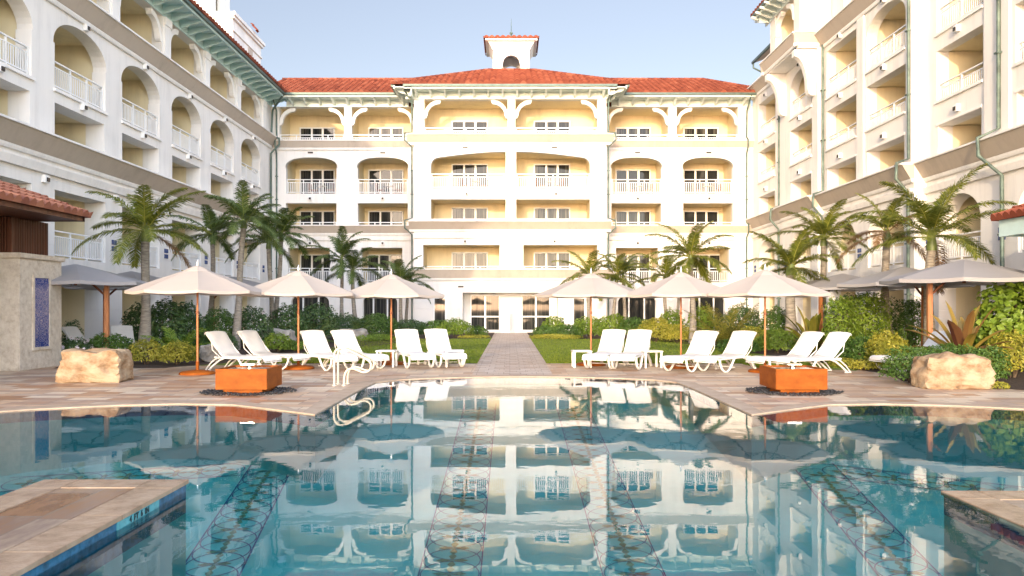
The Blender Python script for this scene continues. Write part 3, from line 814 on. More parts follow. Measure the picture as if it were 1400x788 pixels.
# big curved brackets under the box
for yy in (46.75, 42.3):
    b = MB(); pts = []
    N = 12; o_ = []; i_ = []
    for k in range(N + 1):
        th = math.pi / 2 * k / N; o_.append((1.05 - 1.05 * math.cos(th), 13.55 + 2.1 * math.sin(th))); i_.append((1.15 - .72 * math.cos(th), 13.55 + 1.78 * math.sin(th)))
    poly = [(0, 13.2)] + [(0, 13.55)] + [(0, 15.7)] + [(1.15, 15.7)] + i_[::-1] + [(.35, 13.3), (.2, 13.2)]
    b.prism(poly, -yy - .2, -yy + .2, lambda n, z, u: F2(u, n, z)); b.build('bracket', M['trim'], rw)
    add_ornament(rw, Fr(15.55, 0, -90), -yy, .003, 15.85)
# upper floor set back behind the cornice
FU = Fr(17.3, 0, -90)
facade(rw, FU, -41.6, -12, 16.25, 20.0, [dict(u0=-40.2, u1=-37.2, z0=16.6, z1=18.9, t=.4, rail=False), dict(u0=-35.2, u1=-32.2, z0=16.6, z1=18.9, t=.4, rail=False), dict(u0=-30.2, u1=-27.2, z0=16.6, z1=18.9, t=.4, rail=False)])
eave(rw, FU, -41.6, -12, 19.6, 'mint', 1.0, .95)
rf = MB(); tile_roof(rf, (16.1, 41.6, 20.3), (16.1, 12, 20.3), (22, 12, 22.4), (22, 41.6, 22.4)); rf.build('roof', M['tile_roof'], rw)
b = MB(); b.box(17.5, 25, 47.1, 52.5, 16.5, 18.3); b.build('wall', M['wall'], rw)
b = MB(); b.prism([(16.45, 18.15), (16.45, 18.27), (22, 20.3), (22, 20.15)], 47.2, 52.3, lambda x, z, y: (x, y, z)); b.build('roof_slab', M['taupe'], rw)
g = MB(); g.box(16.33, 16.46, 47.2, 52.4, 18.1, 18.26); g.tube([(16.4, 52.2, 18.1), (16.4, 52.2, 17.8), (16.9, 52.2, 17.55), (17.45, 52.2, 17.45)], .06); g.build('gutter', M['gutter'], rw)
for yy, f in ((47.9, F1), (41.55, F3), (32.62, F3)):
    pipe(rw, [f(-yy, .12, 16.0), f(-yy, .12, 7.95), f(-yy, .62, 7.75), f(-yy, .66, 7.1), f(-yy, .14, 6.5), f(-yy, .14, .1)], .07)
pipe(rw, [F4(-27.35, .16, 16.0), F4(-27.35, .16, 8.0), F4(-27.75, .66, 7.75), F4(-27.7, .66, 7.1), F4(-27.1, .2, 6.3), F4(-27.1, .18, .1)], .07)

# ================================================================== ground, deck, pool
PCX = .37
half = [(0, 18.95), (1.2, 18.82), (2.3, 18.5), (3.0, 18.1), (3.4, 17.5), (3.45, 16), (3.45, 14), (3.45, 12.25), (4.4, 12.95), (5.2, 13.5), (6.2, 13.62), (7.2, 13.4), (8.3, 12.9), (9.2, 12.2), (10.6, 11.0), (11.4, 9.5), (11.4, -4)]
outline = [(PCX + x, y) for x, y in half] + [(PCX - x, y) for x, y in half[::-1]][:-1]


def sheet(name, outer, holes, z, mat, kind='structure'):
    loops = [[Vector((x, y, 0)) for x, y in outer]] + [[Vector((x, y, 0)) for x, y in h] for h in holes]
    tris = tessellate_polygon(loops); vs = [(v.x, v.y, z) for l in loops for v in l]
    me = bpy.data.meshes.new(name); fs = []
    for t in tris:
        a, b_, c = (Vector(vs[i]) for i in t)
        fs.append(t if (b_ - a).cross(c - a).z > 0 else t[::-1])
    me.from_pydata(vs, [], fs); me.materials.append(M[mat]); o = bpy.data.objects.new(name, me); COL.objects.link(o)
    if kind: o['kind'] = kind
    OFF[o.name] = (0, 0, 0)
    return o


court = [(-16.44, -12), (17.38, -12), (17.38, 53.45), (-16.44, 53.45)]
sheet('ground', [(-400, -300), (400, -300), (400, 700), (-400, 700)], [outline], -.03, 'ground')
sheet('pool_deck', court, [outline], 0.0, 'deck')
# coping ring
n = len(outline); nrm = []
for i in range(n):
    a, b_ = Vector(outline[i - 1]), Vector(outline[(i + 1) % n]); t = (b_ - a).normalized(); nrm.append(Vector((-t.y, t.x)))
cp = MB()
for i in range(n):
    j = (i + 1) % n; P, Q = Vector(outline[i]), Vector(outline[j]); p, q = P + nrm[i] * .36, Q + nrm[j] * .36
    sgn = 1
    cp.face([(P.x, P.y, .006), (Q.x, Q.y, .006), (q.x, q.y, .006), (p.x, p.y, .006)]); cp.face([(P.x, P.y, .006), (Q.x, Q.y, .006), (Q.x, Q.y, -.02), (P.x, P.y, -.02)])
tag(cp.build('pool_coping', M['coping']), kind='structure')
fz = lambda y: -1.5 if y < 8 else -1.5 + .95 * min(1, (y - 8) / 10)
pw = MB(); pb = MB(); pf = MB()
for i in range(n):
    j = (i + 1) % n; P, Q = outline[i], outline[j]
    pw.face([(*P, -.2), (*Q, -.2), (*Q, -1.6), (*P, -1.6)]); pb.face([(*P, -.02), (*Q, -.02), (*Q, -.2), (*P, -.2)])
ys = [-4.2, 0, 4, 8, 10, 12, 14, 16, 18, 19.2]
for a, b_ in zip(ys, ys[1:]): pf.face([(-12, a, fz(a)), (12.8, a, fz(a)), (12.8, b_, fz(b_)), (-12, b_, fz(b_))])
basin = tag(pf.build('pool_floor', M['pool']), kind='structure')
tag(pw.build('pool_wall', M['pool']), kind='structure'); tag(pb.build('pool_waterline_tiles', M['band_tile']), kind='structure')
mo = MB(); ml = MB()
def mosaic(x0, y0, x1, y1, w=.36, lt=.011):
    a, b_ = Vector((x0, y0)), Vector((x1, y1)); d = (b_ - a).normalized(); s = Vector((-d.y, d.x)); L = (b_ - a).length
    def P(u, v): q = a + d * u + s * v; return (q.x, q.y, fz(q.y) + .006)
    def strip(pts, t):
        for (u, v), (u2, v2) in zip(pts, pts[1:]):
            e = Vector((u2 - u, v2 - v)).normalized(); k = Vector((-e.y, e.x)) * t
            mo.face([P(u - k.x, v - k.y), P(u2 - k.x, v2 - k.y), P(u2 + k.x, v2 + k.y), P(u + k.x, v + k.y)])
    m = int(L / .4)
    for sg in (-1, 1): strip([(L * i / m, sg * w) for i in range(m + 1)], lt)
    c = w; 
    while c < L - w:
        strip([(c + w * .95 * math.cos(t * math.pi / 12), w * .95 * math.sin(t * math.pi / 12)) for t in range(25)], lt * .75)
        for k in range(4):
            an = k * math.pi / 2; ml.face([P(c, 0), P(c + .13 * math.cos(an - .4), .13 * math.sin(an - .4)), P(c + .2 * math.cos(an), .2 * math.sin(an)), P(c + .13 * math.cos(an + .4), .13 * math.sin(an + .4))])
        c += w * 1.02
mosaic(-.72, -2, -.68, 18, .36, .009); mosaic(1.46, -2, 1.42, 18, .36, .008); mosaic(-3.1, 6, -4.1, 13.6); mosaic(4.3, 6.5, 5.2, 13.4); mosaic(-8, 12.2, -4.2, 13.1); mosaic(8.2, 11.6, 5.0, 13.1)
for o in (mo.build('mosaic_border', M['mosaic'], basin), ml.build('mosaic_leaf', M['mosaic_leaf'], basin)): pass
WZ = -.015
sheet('pool_water', outline, [], WZ, 'water')
# the two low walls that run out into the pool
def spit(x0, x1, y1, top, label):
    t = thing('pool_ledge', label, 'pool ledge', ((x0 + x1) / 2, 3, top))
    b = MB(); b.box(x0 + .02, x1 - .02, -3.9, y1 - .02, -.22, top - .035); b.build('tile_face', M['band_tile'], t)
    b = MB(); b.box(x0 + .021, x1 - .021, -3.9, y1 - .021, -1.6, -.221); b.build('submerged_wall', M['pool'], t)
    b = MB(); b.bbox(x0 + .34, x1 - .34, -3.9, y1 - .34, top - .034, top, .006); b.build('paving', M['wet_deck'], t)
    c = MB()
    for (a, b2, y0, y2) in ((x0, x0 + .335, -3.9, y1), (x1 - .335, x1, -3.9, y1), (x0 + .34, x1 - .34, y1 - .335, y1)):
        yy = y0
        while yy < y2 - .05:
            ye_ = min(y2, yy + (.9 if y2 - y0 > 1 else 9)); c.bbox(a, b2, yy + .001, ye_ - .001, top - .034, top + .004, .004, rng.random()); yy = ye_
    c.build('coping', M['wet_coping'], t)
    return t
M['wet_coping'] = stone('wet travertine coping', [(.3, (.24, .16, .105)), (.5, (.36, .26, .18)), (.7, (.44, .34, .25))], 4, 15, .18, bstr=.2)
led = spit(-4.35, -3.0, 7.25, 0.085, 'wet travertine ledge with a depth marking, at the lower left of the pool')
spit(4.0, 5.6, 7.2, -.008, 'wet travertine ledge level with the water at the lower right of the pool')
def text(body, size, loc, rot, mat, parent):
    cu_ = bpy.data.curves.new('t', 'FONT'); cu_.body = body; cu_.size = size; cu_.offset = .0012; cu_.extrude = .001; cu_.align_x = 'CENTER'; cu_.space_word = 1.4; cu_.space_character = 1.15
    o = bpy.data.objects.new('t', cu_); COL.objects.link(o); dg = bpy.context.evaluated_depsgraph_get()
    me = bpy.data.meshes.new_from_object(o.evaluated_get(dg)); bpy.data.objects.remove(o)
    me.materials.clear(); me.materials.append(M[mat]); q = bpy.data.objects.new('depth_marking', me); COL.objects.link(q); q.parent = parent
    p = OFF[parent.name]; q.location = (loc[0] - p[0], loc[1] - p[1], loc[2] - p[2]); q.rotation_euler = rot
text('4 FT 6 IN', .068, (-3.006, 6.3, -.006), (R(90), 0, R(90)), 'ink', led)
b = MB(); b.box(-3.019, -3.011, 5.95, 6.66, -.06, .049); b.build('marking_tile', plain('teal marker tile', (.10, .34, .40), .25, var=.2, scale=14), led)

sheet('lawn', [(-9.5, 22.2), (-8.3, 22.6), (-7.6, 23.3), (-.98, 23.3), (-.98, 44), (-9.5, 44)], [], .006, 'grass_base')
sheet('lawn', [(1.1, 23.3), (6.8, 23.3), (8.2, 21.5), (9.2, 20.6), (10, 22), (10, 44), (1.1, 44)], [], .006, 'grass_base')
sheet('garden_path', [(-.95, 19.4), (1.08, 19.4), (1.08, 53.1), (-.95, 53.1)], [], .004, 'path')
BEDL = [(-16.4, 22.6), (-13, 22.6), (-12.6, 21.4), (-9.6, 21.6), (-8.6, 23.2), (-8.4, 26), (-7.2, 30), (-5.8, 34), (-4.6, 38.5), (-3.0, 41.5), (-1.0, 42.4), (-1.0, 51.4), (-16.4, 51.4)]
BEDR = [(9.3, 22.6), (9.45, 20.8), (9.5, 19.2), (9.0, 17.8), (9.6, 16.6), (10.6, 15.75), (12.4, 15.75), (13.4, 16.6), (17.3, 16.8), (17.3, 51.4), (1.13, 51.4), (1.13, 42.0), (4, 41), (7, 39.5), (8, 35), (8.8, 30), (9.2, 26)]
sheet('planting_bed', BEDL, [], .012, 'mulch'); sheet('planting_bed', BEDR, [], .012, 'mulch')
def blades(x0, x1, y0, y1, n, name):
    b = MB()
    for _ in range(n):
        x, y = rng.uniform(x0, x1), y0 + (y1 - y0) * rng.random() ** 1.6; h = rng.uniform(.03, .07); a = rng.uniform(0, 6.28); w = .012
        dx, dy = math.cos(a) * w, math.sin(a) * w; lx, ly = rng.gauss(0, .02), rng.gauss(0, .02)
        b.face([(x - dx, y - dy, .004), (x + dx, y + dy, .004), (x + lx, y + ly, h)], rng.random())
    tag(b.build(name, M['grass']), 'short mown grass of the lawn beside the garden path', 'grass', kind='stuff')
blades(-7.4, -.99, 23.3, 41, 26000, 'lawn_grass'); blades(1.11, 8.6, 23.3, 41, 26000, 'lawn_grass')
blades(6.9, 9.3, 21.6, 23.4, 5000, 'lawn_grass')

# ================================================================== pavilions at the frame edges
pv = thing('poolside_pavilion', 'coral stone pavilion with a blue tile panel and tiled roof at the left edge', 'pavilion', (-14, 20, 0))
b = MB()
b.bbox(-16.5, -12.97, 20.5, 22.45, 0, 3.0, .02); b.build('stone_wall', M['coral'], pv)
b = MB(); b.bbox(-16.6, -12.90, 20.43, 22.52, 3.0, 3.14, .02); b.build('cap', M['coral'], pv)
b = MB(); y0, y1, z0, z1 = 21.12, 21.78, .60, 2.50
for (a, c, d, e) in ((y0 - .08, y0, z0 - .08, z1 + .08), (y1, y1 + .08, z0 - .08, z1 + .08), (y0, y1, z0 - .08, z0), (y0, y1, z1, z1 + .08)): b.box(-12.975, -12.93, a, c, d, e)
b.build('panel_frame', M['coral'], pv)
def panel_mat():
    m, nt, bs, out = newmat('blue patterned tile panel')
    g = nt.nodes.new('ShaderNodeNewGeometry'); mp = nt.nodes.new('ShaderNodeMapping'); mp.inputs['Scale'].default_value = (1, 6, 6); nt.links.new(g.outputs['Position'], mp.inputs[0])
    v = nt.nodes.new('ShaderNodeTexVoronoi'); v.inputs['Scale'].default_value = 1.3; v.feature = 'F1'; nt.links.new(mp.outputs[0], v.inputs['Vector'])
    r = mathn(nt, 'SINE', mathn(nt, 'MULTIPLY', v.outputs['Distance'], 16))
    nt.links.new(ramp(nt, r, [(.1, (.02, .035, .17)), (.45, (.035, .07, .30)), (.62, (.45, .48, .52)), (.75, (.40, .22, .09)), (.9, (.02, .05, .22))]), bs.inputs['Base Color'])
    bs.inputs['Roughness'].default_value = .15; return m
b = MB(); b.box(-12.975, -12.95, y0, y1, z0, z1); b.build('tile_panel', panel_mat(), pv)
b = MB()
for i in range(22): b.box(-13.32, -13.24, 20.62 + i * .075, 20.66 + i * .075, 3.14, 4.1)
for i in range(44): b.box(-16.5 + i * .075, -16.46 + i * .075, 20.6, 20.68, 3.14, 4.1)
b.build('wood_slats', M['dark_wood'], pv)
b = MB(); b.box(-16.4, -13.33, 20.69, 22.2, 3.14, 4.12); b.build('wood_core', M['lamp_dark'], pv)
b = MB(); b.box(-19, -12.05, 10, 21.75, 4.12, 4.2); b.box(-12.06, -11.98, 9.9, 21.85, 4.1, 4.24); b.box(-19, -11.98, 21.75, 21.83, 4.1, 4.239); b.build('soffit', M['dark_wood'], pv)
b = MB(); tile_roof(b, (-11.85, 9.8, 4.25), (-11.85, 21.95, 4.25), (-15.4, 18.4, 5.75), (-15.4, 13.4, 5.75), .30, .42); tile_roof(b, (-11.85, 21.95, 4.25), (-19, 21.95, 4.25), (-15.45, 18.4, 5.75), (-15.4, 18.4, 5.75), .30, .42)
b.build('roof', M['old_tile'], pv)
b = MB(); b.box(-16.5, -12.97, 10.4, 11.4, 0, 4.12); b.build('stone_wall', M['coral'], pv)
pr = thing('garden_kiosk', 'tiled kiosk roof with teal fascia at the right edge above the big leaf shrub', 'kiosk', (15, 17, 0))
b = MB(); tile_roof(b, (12.75, 20.55, 4.0), (12.75, 12.5, 4.0), (16, 15.0, 5.4), (16, 18, 5.4), .27, .42); tile_roof(b, (19, 20.55, 4.0), (12.75, 20.55, 4.0), (16, 18, 5.4), (16.05, 18, 5.4), .27, .42); b.build('roof', M['tile_roof'], pr)
b = MB(); b.box(12.9, 12.98, 12.6, 20.45, 3.55, 3.98); b.box(12.98, 19, 20.37, 20.45, 3.55, 3.98); b.box(12.98, 18.9, 12.6, 20.36, 3.9, 3.97); b.build('fascia', M['teal'], pr)
for xx, yy in ((13.5, 19.9), (13.5, 13.2), (16.9, 19.9), (16.9, 13.2)):
    b = MB(); b.bbox(xx - .15, xx + .15, yy - .15, yy + .15, 0, 3.9, .015); b.build('post', M['trim'], pr)

# ================================================================== furniture
def make_lounger(label, group):
    t = local_thing('sun_lounger', label, 'sun lounger', (0, 0, 0), 0, group); w = .34
    def slab(top, th, wob):
        """padded slab following a side profile, edges rounded across its width"""
        b = MB(); K = len(top); Wn = 9
        for side in (0, 1):
            for i in range(K - 1):
                for j in range(Wn - 1):
                    q = []
                    for (ii, jj) in ((i, j), (i + 1, j), (i + 1, j + 1), (i, j + 1)):
                        x, z = top[ii]; yv = -w + 2 * w * jj / (Wn - 1); e = abs(2 * jj / (Wn - 1) - 1)
                        a = top[max(0, ii - 1)]; c = top[min(K - 1, ii + 1)]; dx, dz = c[0] - a[0], c[1] - a[1]; l = math.hypot(dx, dz) or 1
                        nx, nz = -dz / l, dx / l
                        if nz < 0: nx, nz = -nx, -nz
                        off = (-th * (e ** 6) * .5 if side == 0 else -th) + (wob * math.sin(ii * 1.7 + jj * 1.1) if side == 0 else 0)
                        q.append((x + nx * off, yv, z + nz * off))
                    b.face(q if side == 0 else q[::-1], .5, True)
        for s in (-1, 1):
            for i in range(K - 1):
                x, z = top[i]; x2, z2 = top[i + 1]; b.face([(x, s * w, z - th * .5), (x2, s * w, z2 - th * .5), (x2, s * w, z2 - th * 1.02), (x, s * w, z - th * 1.02)])
        for i in (0, K - 1):
            x, z = top[i]; b.face([(x, -w, z - th), (x, w, z - th), (x, w, z - th * .4), (x, -w, z - th * .4)])
        return b
    slab([(-.02, .43), (.1, .415), (.4, .41), (.8, .42), (1.1, .43), (1.26, .42), (1.32, .37), (1.335, .30)], .038, .004).build('seat', M['fabric'], t)
    slab([(-.64, 1.0), (-.615, 1.04), (-.57, 1.045), (-.52, 1.0), (-.40, .84), (-.24, .64), (-.10, .48), (-.01, .435)], .042, .005).build('backrest', M['fabric'], t)
    f = MB()
    for s in (-1, 1):
        y = s * (w - .015); f.tube([(-.30, y, .37), (0, y, .36), (.6, y, .355), (1.2, y, .35)], .024, 8)
        f.tube([(-.02, y, .39), (-.3, y, .66), (-.58, y, .97)], .02, 8); f.tube([(-.1, y, .36), (-.38, y, .56), (-.42, y, .80)], .014, 6)
    f.tube([(1.2, -w, .35), (1.2, w, .35)], .022, 8); f.tube([(-.3, -w, .37), (-.3, w, .37)], .02, 8); f.tube([(.45, -w, .12), (.45, w, .12)], .012, 6)
    f.build('frame', M['plastic'], t)
    for s in (-1, 1):
        y = s * w
        b = MB(); b.tube([(1.16, y, .36), (1.14, y, .24), (1.07, y, .11), (.95, y, .03), (.82, y, .02), (.70, y, .09), (.58, y, .22), (.48, y, .35)], .026, 8, flat=1.3); b.build('leg', M['plastic'], t)
        b = MB(); b.tube([(.05, y, .36), (-.12, y, .30), (-.30, y, .18), (-.50, y, .02)], .026, 8, flat=1.3); b.tube([(-.12, y, .36), (-.26, y, .33), (-.44, y, .20), (-.60, y, .02)], .018, 8); b.tube([(-.62, y, .018), (-.42, y, .018)], .018, 6); b.build('leg', M['plastic'], t)
    return t


LG = 'white loungers around the pool'
spots = [
    (318, 20.6, -22, 'white covered lounger nearest the left end, behind the left orange fountain'),
    (360, 21.4, -24, 'white covered lounger second from the left end, its foot towards the second umbrella'),
    (440, 21.3, -48, 'white covered lounger in the middle left pair, left one, just behind the pool handrail'),
    (482, 21.6, -48, 'white covered lounger in the middle left pair, its foot beside the side table'),
    (562, 22.2, -68, 'white covered lounger beside the third left umbrella base, left of the garden path'),
    (603, 22.5, -68, 'white covered lounger closest to the garden path on the left side'),
    (832, 22.0, 246, 'white covered lounger closest to the garden path on the right side'),
    (868, 21.8, 246, 'white covered lounger right of the first right umbrella pole, second from the path'),
    (952, 20.9, 228, 'white covered lounger right of the middle right umbrella pole, in the centre pair'),
    (1002, 20.8, 222, 'white covered lounger of the centre right pair nearer to the right orange fountain'),
    (1088, 20.3, 202, 'white covered lounger directly behind the right orange fountain, left of its pair'),
    (1124, 20.0, 200, 'white covered lounger at the far right end of the row, by the hedge'),
    (116, 25.4, -10, 'white lounger in the shade behind the tan boulder, partly hidden by shrubs'),
    (170, 26.5, -55, 'white lounger in the shade beside the brown cantilever umbrella pole'),
    (1262, 20.4, 190, 'white lounger half hidden behind the bronze bromeliad on the right')]
proto = make_lounger(spots[0][3], LG)
for i, (p, d, a, lab) in enumerate(spots):
    loc = (X(p, d), d, .016 if i > 11 else .008)
    if i == 0: proto.location = loc; proto.rotation_euler = (0, 0, R(a))
    else: dup(proto, loc, R(a), lab)

def make_table(label):
    t = local_thing('side_table', label, 'side table', (0, 0, 0), 0, 'white side tables between the loungers')
    b = MB(); b.bbox(-.27, .27, -.27, .27, .44, .475, .008); b.build('tabletop', M['plastic'], t)
    for sx in (-1, 1):
        for sy in (-1, 1):
            b = MB(); b.bbox(sx * .225 - .028, sx * .225 + .028, sy * .225 - .028, sy * .225 + .028, 0, .439, .006); b.build('leg', M['plastic'], t)
    return t
tabs = [(621, 22.0, 'low white side table at the right of the lounger by the path, left half'), (529, 21.9, 'low white side table beside the third left umbrella pole'),
        (795, 21.8, 'low white side table left of the lounger by the path, right half'), (890, 21.7, 'low white side table in front of the gap between two right pairs of loungers')]
pt = make_table(tabs[0][2])
for i, (p, d, lab) in enumerate(tabs):
    if i == 0: pt.location = (X(p, d), d, .008); pt.rotation_euler = (0, 0, R(6))
    else: dup(pt, (X(p, d), d, .008), R(-8 + 5 * i), lab)

def canopy(b, Rr, za, zr, N=8, sag=.06, val=.09, rot=0.0, conc=.05, rt=.03):
    K, Q = 7, 6
    def P(k, i, j):
        """panel k, row i (0 apex..K rim), col j"""
        f = i / K; a0 = rot + 2 * math.pi * k / N; a1 = rot + 2 * math.pi * (k + 1) / N; r = rt + (Rr - rt) * f
        p0 = Vector((r * math.cos(a0), r * math.sin(a0), 0)); p1 = Vector((r * math.cos(a1), r * math.sin(a1), 0)); s = j / Q
        p = p0.lerp(p1, s); z = za + (zr - za) * f - conc * math.sin(f * math.pi) * -1 * .3
        z -= sag * math.sin(math.pi * s) * f * (1 - f * .35); p.z = z; return p
    for k in range(N):
        for i in range(K):
            for j in range(Q): b.face([P(k, i, j), P(k, i + 1, j), P(k, i + 1, j + 1), P(k, i, j + 1)], .5, True)
        for j in range(Q):
            a, c = P(k, K, j), P(k, K, j + 1); b.face([a, a - Vector((0, 0, val)), c - Vector((0, 0, val)), c])


def make_umbrella(label):
    t = local_thing('patio_umbrella', label, 'umbrella', (0, 0, 0), 0, 'ivory umbrellas behind the loungers')
    b = MB(); canopy(b, 1.66, 2.70, 2.10, 8, .05, .07, R(22.5)); cpy = b.build('canopy', M['canvas'], t)
    b = MB(); canopy(b, .34, 2.735, 2.60, 8, .01, .02, R(22.5)); b.build('vent_cap', M['canvas'], cpy)
    b = MB(); b.tube([(0, 0, .1), (0, 0, 2.7)], .026, 10); b.build('pole', M['pole_wood'], t)
    b = MB(); b.tube([(0, 0, 2.74), (0, 0, 2.80), (0, 0, 2.86), (0, 0, 2.90)], [.03, .03, .022, .008], 8); b.build('finial', M['steel'], t)
    b = MB(); b.tube([(0, 0, 2.05), (0, 0, 2.15)], .05, 10); b.tube([(0, 0, 1.52), (0, 0, 1.60)], .04, 10); b.build('hub', M['arm_wood'], t)
    for k in range(8):
        a = R(22.5) + k * math.pi / 4; ca, sa = math.cos(a), math.sin(a)
        b = MB(); b.tube([(.05 * ca, .05 * sa, 2.64), (1.62 * ca, 1.62 * sa, 2.075)], .014, 6); b.tube([(.05 * ca, .05 * sa, 2.1), (.9 * ca, .9 * sa, 2.33)], .012, 6); b.build('rib', M['arm_wood'], t)
    b = MB(); b.tube([(0, 0, 0), (0, 0, .04), (0, 0, .07), (0, 0, .11)], [.44, .44, .38, .08], 24); b.tube([(0, 0, .08), (0, 0, .32)], .04, 10); b.build('base', M['corten'], t)
    return t
ums = [(270, 19.6, 1.0, 'leftmost ivory umbrella of the row, its orange base beside yellow green mound shrubs'), (408, 21.3, .985, 'ivory umbrella in the middle of the left trio, behind the second pair of loungers'),
       (535, 23.0, .975, 'ivory umbrella of the left trio nearest the garden path'), (808, 22.6, .98, 'ivory umbrella of the right trio nearest the garden path'),
       (931, 21.6, .975, 'ivory umbrella in the middle of the right trio, between two loungers'), (1046, 20.2, .975, 'ivory umbrella on the right end of the row, behind the right fountain loungers')]
pu = make_umbrella(ums[0][3])
for i, (p, d, s, lab) in enumerate(ums):
    if i == 0: pu.location = (X(p, d), d, .006)
    else: dup(pu, (X(p, d), d, .006), R(7 * i), lab, s)

def make_canti(label, rx, rim=2.45):
    t = local_thing('cantilever_umbrella', label, 'umbrella', (0, 0, 0), 0, 'grey cantilever umbrellas in the planted borders')
    b = MB(); canopy(b, 2.15, rim + .55, rim, 8, .05, .1, R(22.5), rt=.05); b.build('canopy', M['grey_canvas'], t)
    for k in range(8):
        a = R(22.5) + k * math.pi / 4; ca, sa = math.cos(a), math.sin(a)
        b = MB(); b.tube([(.08 * ca, .08 * sa, rim + .42), (2.1 * ca, 2.1 * sa, rim - .03)], .022, 6); b.tube([(.08 * ca, .08 * sa, rim - .02), (1.0 * ca, 1.0 * sa, rim + .22)], .018, 6); b.build('rib', M['arm_wood'], t)
    b = MB(); b.tube([(0, 0, rim - .1), (0, 0, rim + .5)], .05, 10); b.build('hub', M['arm_wood'], t)
    b = MB(); b.bbox(rx - .065, rx + .065, -.065, .065, 0, rim + .12, .01); b.build('pole', M['pole_wood'], t)
    b = MB(); b.tube([(rx, 0, rim + .02), (rx * .6, 0, rim + .1), (0, 0, rim + .02)], .05, 8); b.tube([(rx, 0, rim - .45), (rx * .5, 0, rim - .02)], .035, 8); b.build('arm', M['arm_wood'], t)
    b = MB(); b.bbox(rx - .4, rx + .4, -.4, .4, 0, .06, .01); b.build('base', M['lamp_dark'], t)
    return t
ca = make_canti('grey cantilever umbrella right beside the stone pavilion, with a thick brown post', .9)
ca.location = (X(103, 23.8), 23.8, .014); ca.rotation_euler = (0, 0, R(10))
for p, d, rz, lab in ((180, 28.5, 190, 'grey cantilever umbrella behind the tall left palm, second from the pavilion'), (318, 33.5, 175, 'grey cantilever umbrella far back on the left, mostly hidden by the ivory umbrellas'),
                      (1318, 21.6, 172, 'large grey cantilever umbrella in front of the arched balcony at the right'), (1235, 25.5, 20, 'grey cantilever umbrella behind the thin palm with dry fronds'), (1152, 30.5, 185, 'grey cantilever umbrella behind the hedge blocks, farthest on the right')):
    dup(ca, (X(p, d), d, .014), R(rz), lab)

# copper fountains with pebble beds
def fountain(x0, y0, label):
    t = thing('fire_fountain', label, 'fountain', (x0 + .5, y0 + .5, 0))
    b = MB(); z0, z1 = .10, .50
    b.bbox(x0, x0 + 1.0, y0, y0 + 1.0, z0, z1 - .03, .008)
    for (a, c, d, e) in ((0, 1, 0, .05), (0, 1, .95, 1), (0, .05, .05, .95), (.95, 1, .05, .95)): b.box(x0 + a + .001, x0 + c - .001, y0 + d + .001, y0 + e - .001, z1 - .032, z1)
    b.build('basin', M['corten'], t)
    b = MB(); b.box(x0 + .12, x0 + .88, y0 + .10, y0 + .9, 0, z0 + .002); b.build('plinth', M['corten'], t)
    b = MB(); b.bbox(x0 + .06, x0 + .94, y0 + .06, y0 + .94, z1 - .045, z1 - .02, .004); b.build('top_plate', M['steel'], t)
    b = MB(); b.tube([(x0 + .5, y0 + .5, z1 - .03), (x0 + .5, y0 + .5, z1 + .05)], .06, 12); b.bbox(x0 + .36, x0 + .64, y0 + .36, y0 + .64, z1 + .05, z1 + .07, .004)
    b.build('burner', M['steel'], t)
    p = MB(); import mathutils
    base = [(0, 0, 1), (1, 0, 0), (0, 1, 0), (-1, 0, 0), (0, -1, 0), (0, 0, -1)]
    for _ in range(620):
        a = rng.uniform(0, 6.283); r = rng.uniform(.45, .86); x, y = x0 + .5 + r * math.cos(a) * 1.08, y0 + .45 + r * math.sin(a) * .92; s = rng.uniform(.018, .042)
        ra = rng.uniform(0, 3); vs = [(x + s * (v[0] * math.cos(ra) - v[1] * math.sin(ra)), y + s * (v[0] * math.sin(ra) + v[1] * math.cos(ra)), .012 + s * .55 + s * .6 * v[2]) for v in base]
        p.mesh(vs, [(0, 1, 2), (0, 2, 3), (0, 3, 4), (0, 4, 1), (5, 2, 1), (5, 3, 2), (5, 4, 3), (5, 1, 4)], rng.random(), True)
    o = p.build('pebbles', M['rubber']); tag(o, 'black pebbles strewn around the foot of ' + label.split(',')[0], 'pebbles', kind='stuff')
    return t
fountain(-5.7, 15.0, 'the left square orange weathering steel fountain, nearer the handrail')
fountain(5.15, 15.0, 'the right square orange weathering steel fountain, nearer the hedge')

# pool handrails
def handrail(dx, y, label):
    t = thing('pool_handrail', label, 'handrail', (-3.79 + dx, y, 0), 0, 'steel pool handrails')
    P = [(456.9, 527.7), (456.9, 500), (456.9, 487), (458, 482), (461, 478.8), (468, 477), (478, 480.5), (490, 486.5), (500, 491.6), (505, 495.5), (506.6, 500), (505, 506), (500, 509.2), (494, 509), (487, 506), (481, 504.6), (475.5, 506), (472, 510.5), (470.4, 518), (470, 528)]
    pts = [(-3.79 + dx + (p - 456.9) / 62.5, y, max(.0, (527.7 - q) / 62.5)) for p, q in P]
    # smooth
    sm = []
    for i in range(len(pts) - 1):
        p0, p1, p2, p3 = (Vector(pts[max(0, min(len(pts) - 1, i + k))]) for k in (-1, 0, 1, 2))
        for s in (0, .25, .5, .75): sm.append(.5 * ((2 * p1) + (p2 - p0) * s + (2 * p0 - 5 * p1 + 4 * p2 - p3) * s * s + (3 * p1 - p0 - 3 * p2 + p3) * s ** 3))
    sm.append(Vector(pts[-1]))
    b = MB(); b.tube(sm, .026, 10); b.build('rail', M['rail'], t)
    for q in (pts[0], pts[-1]):
        b = MB(); b.tube([(q[0], q[1], .0), (q[0], q[1], .012), (q[0], q[1], .02)], [.055, .055, .03], 14); b.build('flange', M['rail'], t)
M['rail'] = plain('cream enamelled steel', (.50, .45, .36), .3, .1, .03)
handrail(0, 16.73, 'curved pool handrail of pale steel, the nearer of the two by the left fountain')
handrail(-.02, 17.2, 'curved pool handrail of pale steel, the farther of the two by the left fountain')

